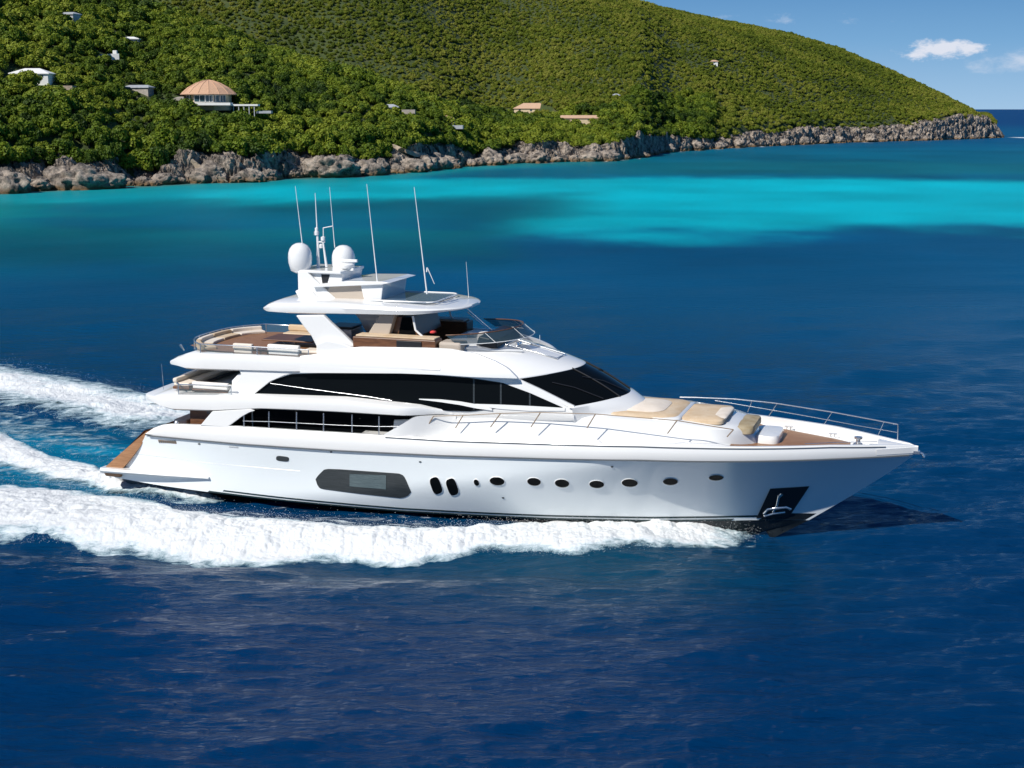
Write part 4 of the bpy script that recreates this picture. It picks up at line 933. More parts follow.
# ---- arch legs and hardtop
def leg(s):
    a = [PY(x, y, -2.35) for x, y in [(295.5, 315.5), (323, 315), (331, 323), (343, 334), (357, 347.5), (338, 353), (320, 352), (316, 346), (311, 336), (303, 326)]]
    MB().prism([(p[0], p[1] * s, p[2]) for p in a], [(p[0], (p[1] + .22) * s, p[2]) for p in a]).build('arch_leg', M['gel'], yacht, bevel=.05, seg=3)
both(leg)
def arch_base(s):
    a = [PY(x, y, -2.62) for x, y in [(316, 344), (326, 340), (340, 342.5), (352, 347.5), (356, 356), (316, 357.5)]]
    MB().prism([(p[0], p[1] * s, p[2]) for p in a], [(p[0], (p[1] + .4) * s, p[2]) for p in a]).build('arch_foot', M['gel'], yacht, bevel=.06, seg=3)
both(arch_base)
htT = [(-8.8, 7.70), (-8.45, 7.90), (-8.1, 8.02), (-5.4, 8.07), (-3, 8.05), (-1.2, 7.98), (-.3, 7.9)]
htB = [(-8.8, 7.62), (-8.5, 7.55), (-6.2, 7.60), (-2.33, 7.72), (-.94, 7.86), (-.3, 7.86)]
pl_h = plan(-8.75, -.62, 2.35, 1.2, 2.6, wa=.80, pf=2.4)
ht = slab('hardtop', -8.75, -.65, pl_h, lambda x: interp(htT, x), lambda x: interp(htB, x), M['gel'], yacht, edge=.2, camber=.04)
MB().prism([(x, y, 8.125) for x, y in rnd(-4.6, -1.9, -1.35, 1.35, .4)], [(x, y, 8.06) for x, y in rnd(-4.6, -1.9, -1.35, 1.35, .4)]).build('sunroof', M['solar'], ht)
MB().tube([(x, y, 8.13) for x, y in rnd(-4.7, -1.8, -1.45, 1.45, .4)] + [(-1.8 - .4 + .4, 1.05, 8.13)], .03).build('sunroof_track', M['gel'], ht, smooth=60)
MB().tube([(-3.8, -1.55, 8.12), (-2.2, -1.5, 8.13), (-1.5, -1.1, 8.1), (-1.35, 0, 8.08)], .02).build('roof_grab_rail', M['steel'], ht, smooth=60)
MB().tube([PY(467.6, 312, .6), PY(484.5, 326, .6), PY(489, 331, .6)], .02).build('hardtop_strut', M['steel'], yacht, smooth=60)
MB().tube([PY(467.6, 309, -1.2), PY(492, 330, -1.2)], .014).build('hardtop_strut', M['steel'], yacht, smooth=60)
# ---- mast tower on the hardtop
def side_fin(s):
    a = [PY(x, y, -1.15) for x, y in [(297.5, 272), (306, 271.5), (313, 278), (326, 290), (338.5, 301.5), (311, 302.5), (298, 292)]]
    MB().prism([(p[0], p[1] * s, p[2]) for p in a], [(p[0], (p[1] + .16) * s, p[2]) for p in a]).build('mast_fin', M['gel'], yacht, bevel=.04, seg=3)
both(side_fin)
sideplate('mast_pod', [(294.5, 291), (301, 288.5), (312, 292), (320, 301), (300, 301)], 1.3, .5, M['gel'], yacht, bevel=.05)
MB().box(-7.75, -5.75, -1.12, 1.12, 9.02, 9.14).build('mast_platform', M['gel'], yacht, bevel=.04, seg=3)
MB().prism([(-7.2, -.95, 8.0), (-5.95, -.95, 8.0), (-5.75, -.95, 9.04), (-7.3, -.95, 9.04)], [(-7.2, .95, 8.0), (-5.95, .95, 8.0), (-5.75, .95, 9.04), (-7.3, .95, 9.04)]).build('mast_tower', M['gel'], yacht, bevel=.03)
MB().prism([(-6.62, -.97, 8.62), (-6.42, -.97, 8.62), (-6.30, -.97, 8.98), (-6.66, -.97, 8.98)], [(-6.62, -.94, 8.62), (-6.42, -.94, 8.62), (-6.30, -.94, 8.98), (-6.66, -.94, 8.98)]).build('tower_vent', M['black'], yacht)
# lower wing in front
a = [(-6.9, 8.50), (-3.95, 8.72), (-3.6, 8.80), (-3.95, 8.84), (-5.4, 8.80), (-6.9, 8.60)]
MB().prism([(x, -1.35, z) for x, z in a], [(x, 1.35, z) for x, z in a]).build('mast_wing', M['gel'], yacht, bevel=.03)
MB().prism([(-6.7, -1.1, 8.03), (-4.75, -1.1, 8.03), (-4.9, -1.1, 8.64), (-6.2, -1.1, 8.54)], [(-6.7, 1.1, 8.03), (-4.75, 1.1, 8.03), (-4.9, 1.1, 8.64), (-6.2, 1.1, 8.54)]).build('mast_locker', M['taupe'], yacht)
MB().prism([(-4.75, -1.2, 8.03), (-4.05, -1.2, 8.03), (-3.95, -1.2, 8.74), (-4.9, -1.2, 8.66)], [(-4.75, 1.2, 8.03), (-4.05, 1.2, 8.03), (-3.95, 1.2, 8.74), (-4.9, 1.2, 8.66)]).build('wing_support', M['gel'], yacht, bevel=.03)
prof = [(.02, -.56), (.30, -.56), (.38, -.50), (.46, -.20), (.47, .0), (.455, .18), (.40, .35), (.30, .48), (.16, .56), (.02, .58)]
p = PY(300, 257.5, -.75); d1_ = MB().lathe(prof, p, 28).build('satellite_dome', M['gel'], yacht, smooth=60)
MB().lathe([(.3, 0), (.2, .12), (.2, .3)], (p[0] + .1, p[1], 8.98), 14).build('dome_foot', M['gel'], d1_, smooth=40)
p2 = PY(343.5, 260, .55); d2_ = MB().lathe(prof, (p2[0], p2[1], p2[2] + .02), 28).build('satellite_dome', M['gel'], yacht, smooth=60)
MB().lathe([(.3, 0), (.2, .12), (.2, .3)], (p2[0], p2[1], p2[2] - .75), 14).build('dome_foot', M['gel'], d2_, smooth=40)
rp = PY(347, 266, -.35)
ra = MB().lathe([(.02, -.08), (.26, -.08), (.30, -.03), (.30, .06), (.24, .12), (.02, .13)], rp, 20).build('radar', M['gel'], yacht, smooth=40)
MB().box(rp[0] - .45, rp[0] + .45, rp[1] - .06, rp[1] + .06, rp[2] + .16, rp[2] + .27).build('radar_bar', M['gel'], ra, bevel=.02)
MB().box(-5.95, -5.5, -.5, .2, 9.1, 9.2).build('radar_shelf', M['gel'], ra, bevel=.02)
# mast and its gear
def T(px0, py0, px1, py1, y, r, name='antenna', m='gel', r1=None, par=yacht): return MB().tube([PY(px0, py0, y), PY(px1, py1, y)], r, 7, r1).build(name, M[m], par, smooth=60)
T(318.6, 269, 317.5, 236, 0, .075, 'mast', r1=.05)
mm_ = MB().tube([PY(317.5, 236, 0), PY(315.2, 193, 0)], .035, 7, .012).build('mast_topmast', M['gel'], yacht, smooth=60)
T(326.5, 267, 323, 241, 0, .055, 'mast', r1=.035)
MB().tube([PY(318, 242, 0), PY(325, 242, 0)], .03).tube([PY(323, 228, 0), PY(333, 226, 0)], .02).tube([PY(323.5, 241, 0), PY(323.3, 228, 0)], .02).build('mast_spreader', M['gel'], yacht, smooth=60)
for x, y, r_ in ((316.5, 233, .10), (323, 238.5, .09), (321, 246, .07), (316.5, 229.5, .07)):
    MB().lathe([(.0, -.09), (r_, -.08), (r_, .06), (.0, .1)], PY(x, y, 0), 12).build('mast_lamp', M['gel'], yacht, smooth=40)
T(302.3, 244, 295.3, 186, -.75, .022, r1=.009); T(335, 250, 329.6, 187, .55, .020, r1=.009)
T(377.3, 281, 366.8, 184, -1.0, .028, r1=.011); T(427, 294, 414.2, 187, -1.2, .032, r1=.012); T(468.8, 298, 466.2, 262, .9, .012, r1=.006)
T(434.5, 284, 427.3, 267.5, -1.2, .012, r1=.02); T(427.3, 267.5, 426.7, 272, -1.2, .03)
T(540, 344, 539.7, 335, .6, .01)
# ---- flybridge helm under the hardtop
MB().prism([PY(x, y, -1.9) for x, y in [(379.5, 315), (394.5, 315), (388.5, 337), (365.5, 337.5)]], [PY(x, y, -.9) for x, y in [(379.5, 315), (394.5, 315), (388.5, 337), (365.5, 337.5)]] and [(p[0], -.6, p[2]) for p in [PY(x, y, -1.9) for x, y in [(379.5, 315), (394.5, 315), (388.5, 337), (365.5, 337.5)]]]).build('companionway', M['taupe'], yacht, bevel=.03)
pp = [PY(x, y, -1.6) for x, y in [(392, 317), (412.5, 317), (418, 336), (385, 337)]]
MB().prism(pp, [(p[0], .9, p[2]) for p in pp]).build('helm_shelter', M['cherry'], yacht)
pp = [PY(x, y, -1.62) for x, y in [(402, 317), (412, 317), (416, 336), (398, 337)]]
MB().prism(pp, [(p[0], -1.58, p[2]) for p in pp]).build('shelter_window', M['glass'], yacht)
for y in (-1.9, 1.9):
    MB().tube([PY(412.8, 316, -1.9)[:1] + (y, PY(412.8, 316, -1.9)[2]), PY(415.5, 330, -1.9)[:1] + (y, PY(415.5, 330, -1.9)[2]), PY(422.5, 336.5, -1.9)[:1] + (y, PY(422.5, 336.5, -1.9)[2])], .045).build('hardtop_pillar', M['gel'], yacht, smooth=60)
MB().box(-4.4, .9, -2.3, 2.3, 5.9, 6.02).build('cockpit_sole', M['teak'], yacht)
# wooden settee run along the starboard side of the fly cockpit
MB().box(-4.7, -1.35, -2.46, -1.75, 6.0, 6.86).build('cockpit_settee', M['cherry'], yacht, bevel=.03)
MB().box(-4.6, -1.4, -2.42, -1.8, 6.86, 6.93).build('cockpit_cushion', M['tan'], yacht, bevel=.03)
MB().box(-5.3, -1.6, 1.7, 2.45, 6.0, 6.95).build('cockpit_settee', M['cherry'], yacht, bevel=.04)
MB().box(-5.2, -1.7, 1.6, 2.3, 6.95, 7.05).build('cockpit_cushion', M['taupe'], yacht, bevel=.04)
MB().box(-2.9, -1.9, -2.50, -2.44, 6.42, 6.80).build('settee_locker_door', M['black'], yacht, bevel=.01)
MB().box(-1.3, -.4, -2.3, -1.5, 6.0, 6.80).build('helm_seat', M['taupe'], yacht, bevel=.1, seg=3)
MB().box(-.9, -.2, -.3, .5, 6.0, 6.9).build('helm_seat', M['white_cush'], yacht, bevel=.1, seg=3)
MB().prism([(-.3, -1.45, 6.0), (.7, -1.45, 6.0), (.7, -1.45, 6.84), (.0, -1.45, 6.95)], [(-.3, 1.45, 6.0), (.7, 1.45, 6.0), (.7, 1.45, 6.84), (.0, 1.45, 6.95)]).build('helm_console', M['black'], yacht, bevel=.05)
# wrap-around smoked windscreen with a dark rail
def fw(a, h):
    ang = a * 1.45; x = -1.1 + 2.75 * math.cos(ang) ** .8 if abs(ang) < 1.57 else -1.1; y = 2.28 * math.sin(ang); 
    return (x - .45 * h + .25 * (0 if h else 0), y * (1 - .04 * h), 6.72 + .13 * math.cos(ang) + h * (.30 + .05 * math.cos(ang)))
scr = MB().grid([[fw(-1 + 2 * k / 40, h) for k in range(41)] for h in (0, .5, 1)]).build('fly_windscreen', M['smoke'], yacht, smooth=60)
MB().tube([fw(-1 + 2 * k / 40, 1) for k in range(41)], .022).build('windscreen_rail', M['cherry'], scr, smooth=60)
MB().tube([fw(-1 + 2 * k / 40, 0) for k in range(41)], .014).build('windscreen_base', M['gel'], scr, smooth=60)
for a in (-.62, -.2, .2, .62): MB().tube([fw(a, 0), fw(a, 1)], .010).build('windscreen_post', M['gel'], scr)
# hatch and step on the wheelhouse roof
def onroof(s_, q, dz=0): p = browpt(s_, q); return (p[0], p[1], p[2] + dz)
hp = [onroof(.42, -.05), onroof(.78, -.05), onroof(.78, .35), onroof(.42, .35)]
MB().tube([onroof(.45, -.15, .05), onroof(.85, -.12, .05), onroof(.85, .25, .05), onroof(.45, .3, .05), onroof(.45, -.15, .05)], .025).build('roof_hatch_frame', M['steel'], yacht, smooth=60)
MB().tube([onroof(.12, .72, .05), onroof(.45, .62, .06), onroof(.62, .40, .06)], .05).build('roof_light_bar', M['gel'], yacht, smooth=60)
for q in (.02, .12): MB().lathe([(0, 0), (.08, 0), (.06, .1), (0, .13)], onroof(.5, q), 10).build('roof_horn', M['steel'], yacht, smooth=40)
# a loose red and blue bundle on the dash
bd = MB(); pb = PY(433, 331.5, -1.4)
bd.lathe([(0, -.05), (.12, -.05), (.13, 0), (.09, .05), (0, .06)], pb, 12)
bun = bd.build('towel_bundle', M['red'], None, smooth=60)
bm_ = Matrix.Translation((YX, YY, 0)) @ Matrix.Rotation(-YA, 4, 'Z'); bun.matrix_world = bm_
tag(bun, 'small red towel bundle left on the yacht flybridge behind the windscreen', 'towel')

# ============================================================ VEGETATION, ROCKS AND HOUSES
def leaf_material(name, ramp, big=.03):
    m = bpy.data.materials.new(name); m.use_nodes = True; t = m.node_tree; b = t.nodes['Principled BSDF']; b.inputs['Roughness'].default_value = .6; b.inputs['Specular IOR Level'].default_value = .25
    oi = nd(t, 'ShaderNodeObjectInfo'); g = nd(t, 'ShaderNodeNewGeometry')
    n = nd(t, 'ShaderNodeTexNoise', _Scale=big, _Detail=4.0, _Roughness=.6); t.links.new(g.outputs['Position'], n.inputs['Vector'])
    a = nd(t, 'ShaderNodeMath', operation='MULTIPLY_ADD'); a.inputs[1].default_value = .62; t.links.new(oi.outputs['Random'], a.inputs[0])
    k = nd(t, 'ShaderNodeMath', operation='MULTIPLY_ADD'); k.inputs[1].default_value = 2.0; k.inputs[2].default_value = -.80; t.links.new(n.outputs[0], k.inputs[0]); t.links.new(k.outputs[0], a.inputs[2])
    la = nd(t, 'ShaderNodeAttribute', attribute_name='leaf'); a2 = nd(t, 'ShaderNodeMath', operation='MULTIPLY_ADD'); a2.inputs[1].default_value = .22; t.links.new(la.outputs['Fac'], a2.inputs[0]); t.links.new(a.outputs[0], a2.inputs[2])
    r = nd(t, 'ShaderNodeValToRGB'); e = r.color_ramp.elements; e[0].position, e[0].color = ramp[0][0], (*ramp[0][1], 1); e[1].position, e[1].color = ramp[-1][0], (*ramp[-1][1], 1)
    for p, c in ramp[1:-1]: x = e.new(p); x.color = (*c, 1)
    t.links.new(a2.outputs[0], r.inputs[0]); t.links.new(r.outputs[0], b.inputs['Base Color'])
    tr = nd(t, 'ShaderNodeBsdfTranslucent'); ms = nd(t, 'ShaderNodeMixShader'); ms.inputs[0].default_value = .22; t.links.new(r.outputs[0], tr.inputs[0])
    t.links.new(b.outputs[0], ms.inputs[1]); t.links.new(tr.outputs[0], ms.inputs[2]); t.links.new(ms.outputs[0], t.nodes['Material Output'].inputs[0])
    return m
M['leafA'] = leaf_material('near_hill_foliage', [(.0, (.010, .028, .003)), (.3, (.045, .085, .005)), (.65, (.12, .175, .009)), (.95, (.21, .25, .02))])
M['leafB'] = leaf_material('far_hill_scrub', [(.05, (.055, .085, .007)), (.4, (.11, .150, .010)), (.7, (.17, .205, .016)), (.95, (.24, .25, .035))], .02)
M['bark'] = mat('grey_bark', (.16, .12, .09), .9, noise=(6, (.08, .06, .045), 1))
def crown_mesh(seed, nl=13, nq=900, flat=.72, rad=2.0, qs=.26, m=None):
    r = np.random.default_rng(seed); C_, Rr = [], []
    for i in range(nl):
        a = r.random() * 6.28; d = rad * .62 * math.sqrt(r.random()); z = r.uniform(.1, 1) * rad * flat * (1 - (d / rad) ** 2 * .6)
        C_.append((d * math.cos(a), d * math.sin(a), z + .5)); Rr.append(rad * r.uniform(.26, .46))
    C_ = np.array(C_); Rr = np.array(Rr)
    li = r.choice(nl, nq, p=(Rr ** 2) / (Rr ** 2).sum()); n = r.normal(size=(nq, 3)); n[:, 2] = np.abs(n[:, 2]) * 1.15 - .35; n /= np.linalg.norm(n, axis=1)[:, None]
    c = C_[li] + n * (Rr[li] * r.uniform(.82, 1.06, nq))[:, None]
    nn = n + r.normal(0, .45, (nq, 3)); nn /= np.linalg.norm(nn, axis=1)[:, None]
    t1 = np.cross(nn, r.normal(size=(nq, 3))); t1 /= np.linalg.norm(t1, axis=1)[:, None]; t2 = np.cross(nn, t1)
    s = (qs * r.uniform(.6, 1.3, nq))[:, None]
    V = np.stack([c - t1 * s, c - t2 * s * .6 + nn * s * .15, c + t1 * s, c + t2 * s * .6 + nn * s * .15], 1).reshape(-1, 3)
    F = np.arange(nq * 4).reshape(-1, 4); return V, F, np.repeat(r.random(nq), 4)
NVAR = 6
LEAFSRC = []
def trunk_mb(seed):
    r = random.Random(seed); mb = MB(); mb.tube([(0, 0, -1.2), (.08, .03, .2), (.02, -.05, 1.1)], .16, 7, .09)
    for k in range(4):
        a = k * 1.57 + r.random(); mb.tube([(.03, 0, .3 + .15 * k), (.5 * math.cos(a), .5 * math.sin(a), 1.0), (1.0 * math.cos(a), 1.0 * math.sin(a), 1.55)], .07, 5, .02)
    return mb
HOUSES = []   # (x, y, clear radius)
VIL = hit(209, 104)
house_px = [('villa', 209, 104, 9.5), ('white', 33, 77, 6), ('chalet', 532, 107, 5.5), ('tiles', 582, 121, 5.5), ('wall', 106, 57, 4), ('shed', 131, 41, 3), ('slab', 64, 17, 5), ('grey', 139, 89, 4), ('ruin', 385, 111, 5), ('roofs', 440, 122, 5), ('hut', 223, 33, 2.5), ('dot', 714, 63, 2.5), ('dot2', 616, 97, 2), ('terr', 56, 87, 5)]
HP = {n: hit(px, py) for n, px, py, r in house_px}
for n, px, py, r in house_px: HOUSES.append((HP[n].x, HP[n].y, r))
def clear_of_houses(x, y, sc_=1.0):
    ok = np.ones_like(x, bool)
    for hx, hy, r in HOUSES:
        # open ground around each house and a view corridor downhill of it
        dd_ = np.hypot(x - hx, y - hy); ok &= dd_ > r * .66
        ok &= ~((np.abs(x - hx) < r * .9) & (y < hy) & (y > hy - r * (1.1 if r > 9 else .7)))
    return ok
# --- scattered canopy
def scatter(name, spacing, kd_test, smin, smax, seed, label, mset, kmin, kmax, dmin, dmax, sink=.3):
    r = np.random.default_rng(seed)
    xs = np.arange(-330, 330, spacing); ys = np.arange(dmin, dmax, spacing)
    X_, Y_ = np.meshgrid(xs, ys, indexing='ij'); X_ = X_ + r.uniform(-.5, .5, X_.shape) * spacing; Y_ = Y_ + r.uniform(-.5, .5, X_.shape) * spacing
    X_, Y_ = X_.ravel(), Y_.ravel(); k = X_ / Y_; ok = (k > kmin) & (k < kmax); X_, Y_, k = X_[ok], Y_[ok], k[ok]
    u = Y_ - shoreD(k); ok = kd_test(k, Y_, u) & clear_of_houses(X_, Y_); X_, Y_, k = X_[ok], Y_[ok], k[ok]
    Zt = hills(k, Y_)
    # drop what the ridges hide completely
    el = (Zt + 5 - CH) / Y_; vis = np.ones_like(el, bool); order = np.argsort(Y_); kb = ((k + .5) * 400).astype(int); mxe = {}
    for i in order:
        b = kb[i]; m_ = mxe.get(b, -9)
        if el[i] < m_ - .012: vis[i] = False
        mxe[b] = max(m_, (Zt[i] - CH) / Y_[i])
    X_, Y_, Zt = X_[vis], Y_[vis], Zt[vis]; n = len(X_)
    me = bpy.data.meshes.new(name); me.vertices.add(n); me.vertices.foreach_set('co', np.stack([X_, Y_, Zt - sink], -1).astype(np.float32).ravel())
    sc_ = r.uniform(smin, smax, n) * (1 + .30 * noise3(np.stack([X_ * .06, Y_ * .06, X_ * 0], -1), 5) + .28 * noise3(np.stack([X_ * .21, Y_ * .21, X_ * 0], -1), 6))
    for nm, v in (('rot', r.uniform(0, 6.28, n)), ('scl', sc_)): a = me.attributes.new(nm, 'FLOAT', 'POINT'); a.data.foreach_set('value', v.astype(np.float32))
    a = me.attributes.new('idx', 'INT', 'POINT'); a.data.foreach_set('value', r.integers(0, NVAR, n).astype(np.int32))
    o = bpy.data.objects.new(name, me); C.objects.link(o); tag(o, label, 'vegetation', kind='stuff')
    g = bpy.data.node_groups.new(name + '_scatter', 'GeometryNodeTree'); g.interface.new_socket('Geometry', in_out='INPUT', socket_type='NodeSocketGeometry'); g.interface.new_socket('Geometry', in_out='OUTPUT', socket_type='NodeSocketGeometry')
    gi, go = g.nodes.new('NodeGroupInput'), g.nodes.new('NodeGroupOutput'); ip = g.nodes.new('GeometryNodeInstanceOnPoints'); jg = g.nodes.new('GeometryNodeJoinGeometry')
    ip.inputs['Pick Instance'].default_value = True
    for ob in LEAFSRC:
        oi = g.nodes.new('GeometryNodeObjectInfo'); oi.inputs['Object'].default_value = ob; oi.inputs['As Instance'].default_value = True; oi.transform_space = 'ORIGINAL'; g.links.new(oi.outputs['Geometry'], jg.inputs[0])
    def na(nm, ty='FLOAT'): q = g.nodes.new('GeometryNodeInputNamedAttribute'); q.data_type = ty; q.inputs['Name'].default_value = nm; return next(s_ for s_ in q.outputs if s_.enabled and s_.name == 'Attribute')
    cx = g.nodes.new('ShaderNodeCombineXYZ'); g.links.new(na('rot'), cx.inputs['Z'])
    g.links.new(gi.outputs[0], ip.inputs['Points']); g.links.new(jg.outputs[0], ip.inputs['Instance']); g.links.new(na('idx', 'INT'), ip.inputs['Instance Index']); g.links.new(cx.outputs[0], ip.inputs['Rotation']); g.links.new(na('scl'), ip.inputs['Scale'])
    sm = g.nodes.new('GeometryNodeSetMaterial'); sm.inputs['Material'].default_value = mset; g.links.new(ip.outputs[0], sm.inputs[0]); g.links.new(sm.outputs[0], go.inputs[0])
    md = o.modifiers.new('scatter', 'NODES'); md.node_group = g
    print(name, n)
    return o
# --- individual trees along the top of the near rocks
segs = [(-20, 60, 'bushy green tree above the pale round boulders at the left end of the shore', 'trees above the left end boulders'),
        (60, 112, 'dense green tree above the long flat grey rock ledge of the near shore', 'trees above the long grey ledge'),
        (112, 172, 'tall dark green tree filling the gap between two rock outcrops of the near shore', 'trees in the gap of the rocks'),
        (172, 240, 'rounded green tree on the slope below the villa with the terracotta roof', 'trees below the villa'),
        (240, 310, 'green tree above the craggy grey cliff right of the villa terrace', 'trees above the craggy cliff'),
        (310, 385, 'low green tree above the dark rocks below the small ruin', 'trees above the dark rocks'),
        (385, 470, 'bright green bush above the slanting pale rock slab', 'bushes above the slanting slab'),
        (470, 560, 'bright green bush on the point below the round terracotta cottage roof', 'bushes below the cottage')]
rt = random.Random(4); TREES = []
crown_meshes = []
for v in range(NVAR):
    V_, F_, A_ = crown_mesh(100 + v, nl=11 + v); crown_meshes.append((V_, F_, A_))
tmesh = None; protos = []
TOC = 0
for si, (x0, x1, lab, grp) in enumerate(segs):
    x = x0 + 3
    row = 0
    while x < x1:
        for row in range(2):
            px = x + rt.uniform(-3, 3) + row * 5; k = kd(px, 160); u_ = (7.5 + rt.uniform(0, 2.0) + row * 4.8); d_ = float(shoreD(np.array([k]))[0]) + u_
            if not clear_of_houses(np.array([k * d_]), np.array([d_]))[0]: continue
            z_ = float(hills(np.array([k]), np.array([d_]))[0]); s_ = rt.uniform(.85, 1.45) * (1 if px < 330 else .82) * (1.25 if si == 2 else 1)
            e = empty('tree' if si < 5 else 'shoreline_bush', (k * d_, d_, z_ - .1), rt.uniform(0, 6.28)); e.scale = (s_, s_, s_ * rt.uniform(.9, 1.25)); tag(e, lab, 'tree' if si < 5 else 'bush', grp)
            vi = TOC % NVAR
            if TOC < NVAR:
                c = mesh_np('crown', *crown_meshes[vi][:2], M['leafA'], e, smooth=False, attrs={'leaf': crown_meshes[vi][2]}); tk = trunk_mb(vi).build('trunk', M['bark'], e, smooth=60); protos.append((c, tk)); LEAFSRC.append(c)
            else:
                for src in protos[vi]: c = src.copy(); C.objects.link(c); c.parent = e
            TOC += 1
        x += rt.uniform(8.5, 12.5) * (1 if x0 < 300 else .8)
print('trees', TOC)
nrd = lambda k, d: NEAR_END - k
scatter('hillside_forest', 2.3, lambda k, d, u: (u > 6.2 + 1.5 * noise3(np.stack([k * 60, k * 0, k * 0], -1), 2)) & (k < NEAR_END + .036) & (u < np.interp(k, [-.5, -.37, -.25, -.1, .0, NEAR_END], [240, 225, 190, 128, 98, 75])), .50, 1.35, 21, 'dense green thicket covering the near hillside', M['leafA'], -.43, NEAR_END + .04, 240, 600)
scatter('far_hill_scrub', 1.95, lambda k, d, u: (u > np.where(k < NEAR_END, np.interp(k, [-.5, -.37, -.25, -.1, .0, NEAR_END], [225, 205, 170, 110, 74, 40]), 8.5 + 2 * noise3(np.stack([k * 90, k * 0, k * 0], -1), 2))), .30, .72, 22, 'low olive green scrub covering the far hill and headland', M['leafB'], -.43, K_END - .011, 380, 1080, sink=.5)
# --- boulders at the water's edge
def boulder(seed, sub=4):
    bm = bmesh.new(); bmesh.ops.create_icosphere(bm, subdivisions=sub + 1, radius=1); V_ = np.array([v.co[:] for v in bm.verts]); F_ = np.array([[v.index for v in f.verts] for f in bm.faces]); bm.free()
    r = np.random.default_rng(seed); o_ = r.uniform(0, 50, 3)
    d_ = 1 + .42 * (np.minimum(cracks(V_ * 1.15 + o_, seed), .6) - .3) + .20 * (np.minimum(cracks(V_ * 2.7 + o_, seed + 50), .5) - .25) + .20 * fbm(V_ * 1.6 + o_, 5, gain=.6, s=seed, mode=1)
    V_ = V_ * d_[:, None]; V_[:, 2] *= .8; return V_, F_
bmeshes = []
rsegs = [(0, 40, 'rounded grey limestone boulder at the left end of the near shore', 'boulders at the left end', 4),
         (40, 118, 'grey weathered boulder in the long low ledge under the thicket', 'boulders of the long ledge', 6),
         (118, 200, 'brownish boulder beside the pale rock path that drops to the water', 'boulders by the pale path', 6),
         (200, 330, 'tall craggy grey rock at the foot of the slope below the villa', 'rocks below the villa', 9),
         (330, 430, 'dark grey rock standing at the waterline under the slanting slab', 'rocks under the slab', 7),
         (430, 530, 'pale brown rock beside the small sandy landing', 'rocks by the sandy landing', 7),
         (530, 660, 'pale jagged rock on the point below the flat tan roof', 'rocks on the point', 9),
         (660, 1003, 'reddish grey rock at the foot of the long headland', 'rocks along the headland', 16)]
rb_ = random.Random(8); bp = []
for i in range(5):
    bp.append(boulder(i + 1))
cnt = 0; src = {}
for x0, x1, lab, grp, n in rsegs:
    for j in range(n):
        px = x0 + (j + .5 + rb_.uniform(-.35, .35)) * (x1 - x0) / n; k = kd(px, 170); d_ = float(shoreD(np.array([k]))[0]); 
        s_ = 1.2 + 3.2 * rb_.random() ** 1.6 if px < 660 else rb_.uniform(1.3, 3.6); d_ += rb_.uniform(-.8, 1.8)
        vi = rb_.randrange(5)
        if vi not in src: o = mesh_np('boulder', *bp[vi], M['rock'], smooth=True); src[vi] = o
        else: o = src[vi].copy(); C.objects.link(o)
        o.location = (k * d_, d_, s_ * rb_.uniform(.1, .4)); o.scale = (s_ * rb_.uniform(.9, 1.6), s_ * .9, s_ * rb_.uniform(.8, 1.15)); o.rotation_euler = (rb_.uniform(-.3, .3), rb_.uniform(-.3, .3), rb_.uniform(0, 6.28)); tag(o, lab, 'rock', grp)
# pale path of bare rock dropping to the water, slanting slab
def ribbon(name, pts, wds, m, label, cat, h=.6):
    P_ = [hit(*p) + Vector((0, -.4, .2)) for p in pts]; r = []
    for i, p in enumerate(P_):
        w_ = wds[i]; r.append([(p.x - w_, p.y, p.z - .6), (p.x - w_ * .7, p.y - .3, p.z + h * .6), (p.x, p.y - .5, p.z + h), (p.x + w_ * .7, p.y - .3, p.z + h * .5), (p.x + w_, p.y, p.z - .6)])
    mb = MB().grid(r); mb.add(r[0], [list(range(5))]); mb.add(r[-1], [list(range(5))]); o = mb.build(name, m, None, smooth=50); tag(o, label, cat); return o
M['palerock'] = mat('pale_bare_rock', (.42, .34, .25), .95, noise=(.8, (.25, .2, .15), 1), bump=(1.5, .8, .3))
ribbon('rock_path', [(186, 146), (188, 154), (190, 160), (194, 166), (200, 172), (208, 177), (216, 181)], [.6, .7, .8, 1.2, 1.8, 2.2, 2.6], M['palerock'], 'pale bare rock path dropping from the bushes to the water', 'rock path')
ribbon('rock_slab', [(394, 149), (402, 152), (412, 156), (424, 159), (436, 163), (446, 167)], [1.6, 1.2, .9, .8, .8, .9], M['palerock'], 'slanting pale rock slab running down to the water', 'rock slab', .8)
# --- houses
M['terra'] = mat('terracotta_shingle', (.46, .27, .17), .85, noise=(2.5, (.56, .36, .24), .8), scale=(1, 1, 5), bump=(5, .8, .08))
M['wallc'] = mat('cream_stucco', (.62, .50, .33), .85, noise=(1.2, (.54, .43, .28), .6)); M['wallw'] = mat('white_stucco', (.74, .74, .72), .8, noise=(1.5, (.62, .62, .6), .6))
M['wood'] = mat('green_shutter', (.07, .13, .06), .6); M['stone'] = mat('terrace_stone', (.40, .36, .31), .9, noise=(1.8, (.28, .25, .22), 1)); M['tanroof'] = mat('tan_roof', (.55, .36, .24), .85, noise=(2, (.44, .28, .18), .7))
M['greyroof'] = mat('grey_metal_roof', (.40, .42, .45), .5, noise=(1.5, (.30, .31, .33), .8)); M['winb'] = mat('house_window', (.03, .06, .08), .08)
def house(name, key, label, cat, rz=0): e = empty(name, tuple(HP[key]), rz); tag(e, label, cat); return e
def polyprism(n, r, z0, z1, rot=0, sx=1, sy=1): a = [(r * sx * math.cos(2 * math.pi * k / n + rot), r * sy * math.sin(2 * math.pi * k / n + rot)) for k in range(n)]; return MB().prism([(x, y, z1) for x, y in a], [(x, y, z0) for x, y in a])
v = house('villa', 'villa', 'cream villa with a round terracotta roof and glass doors on the near hillside', 'house')
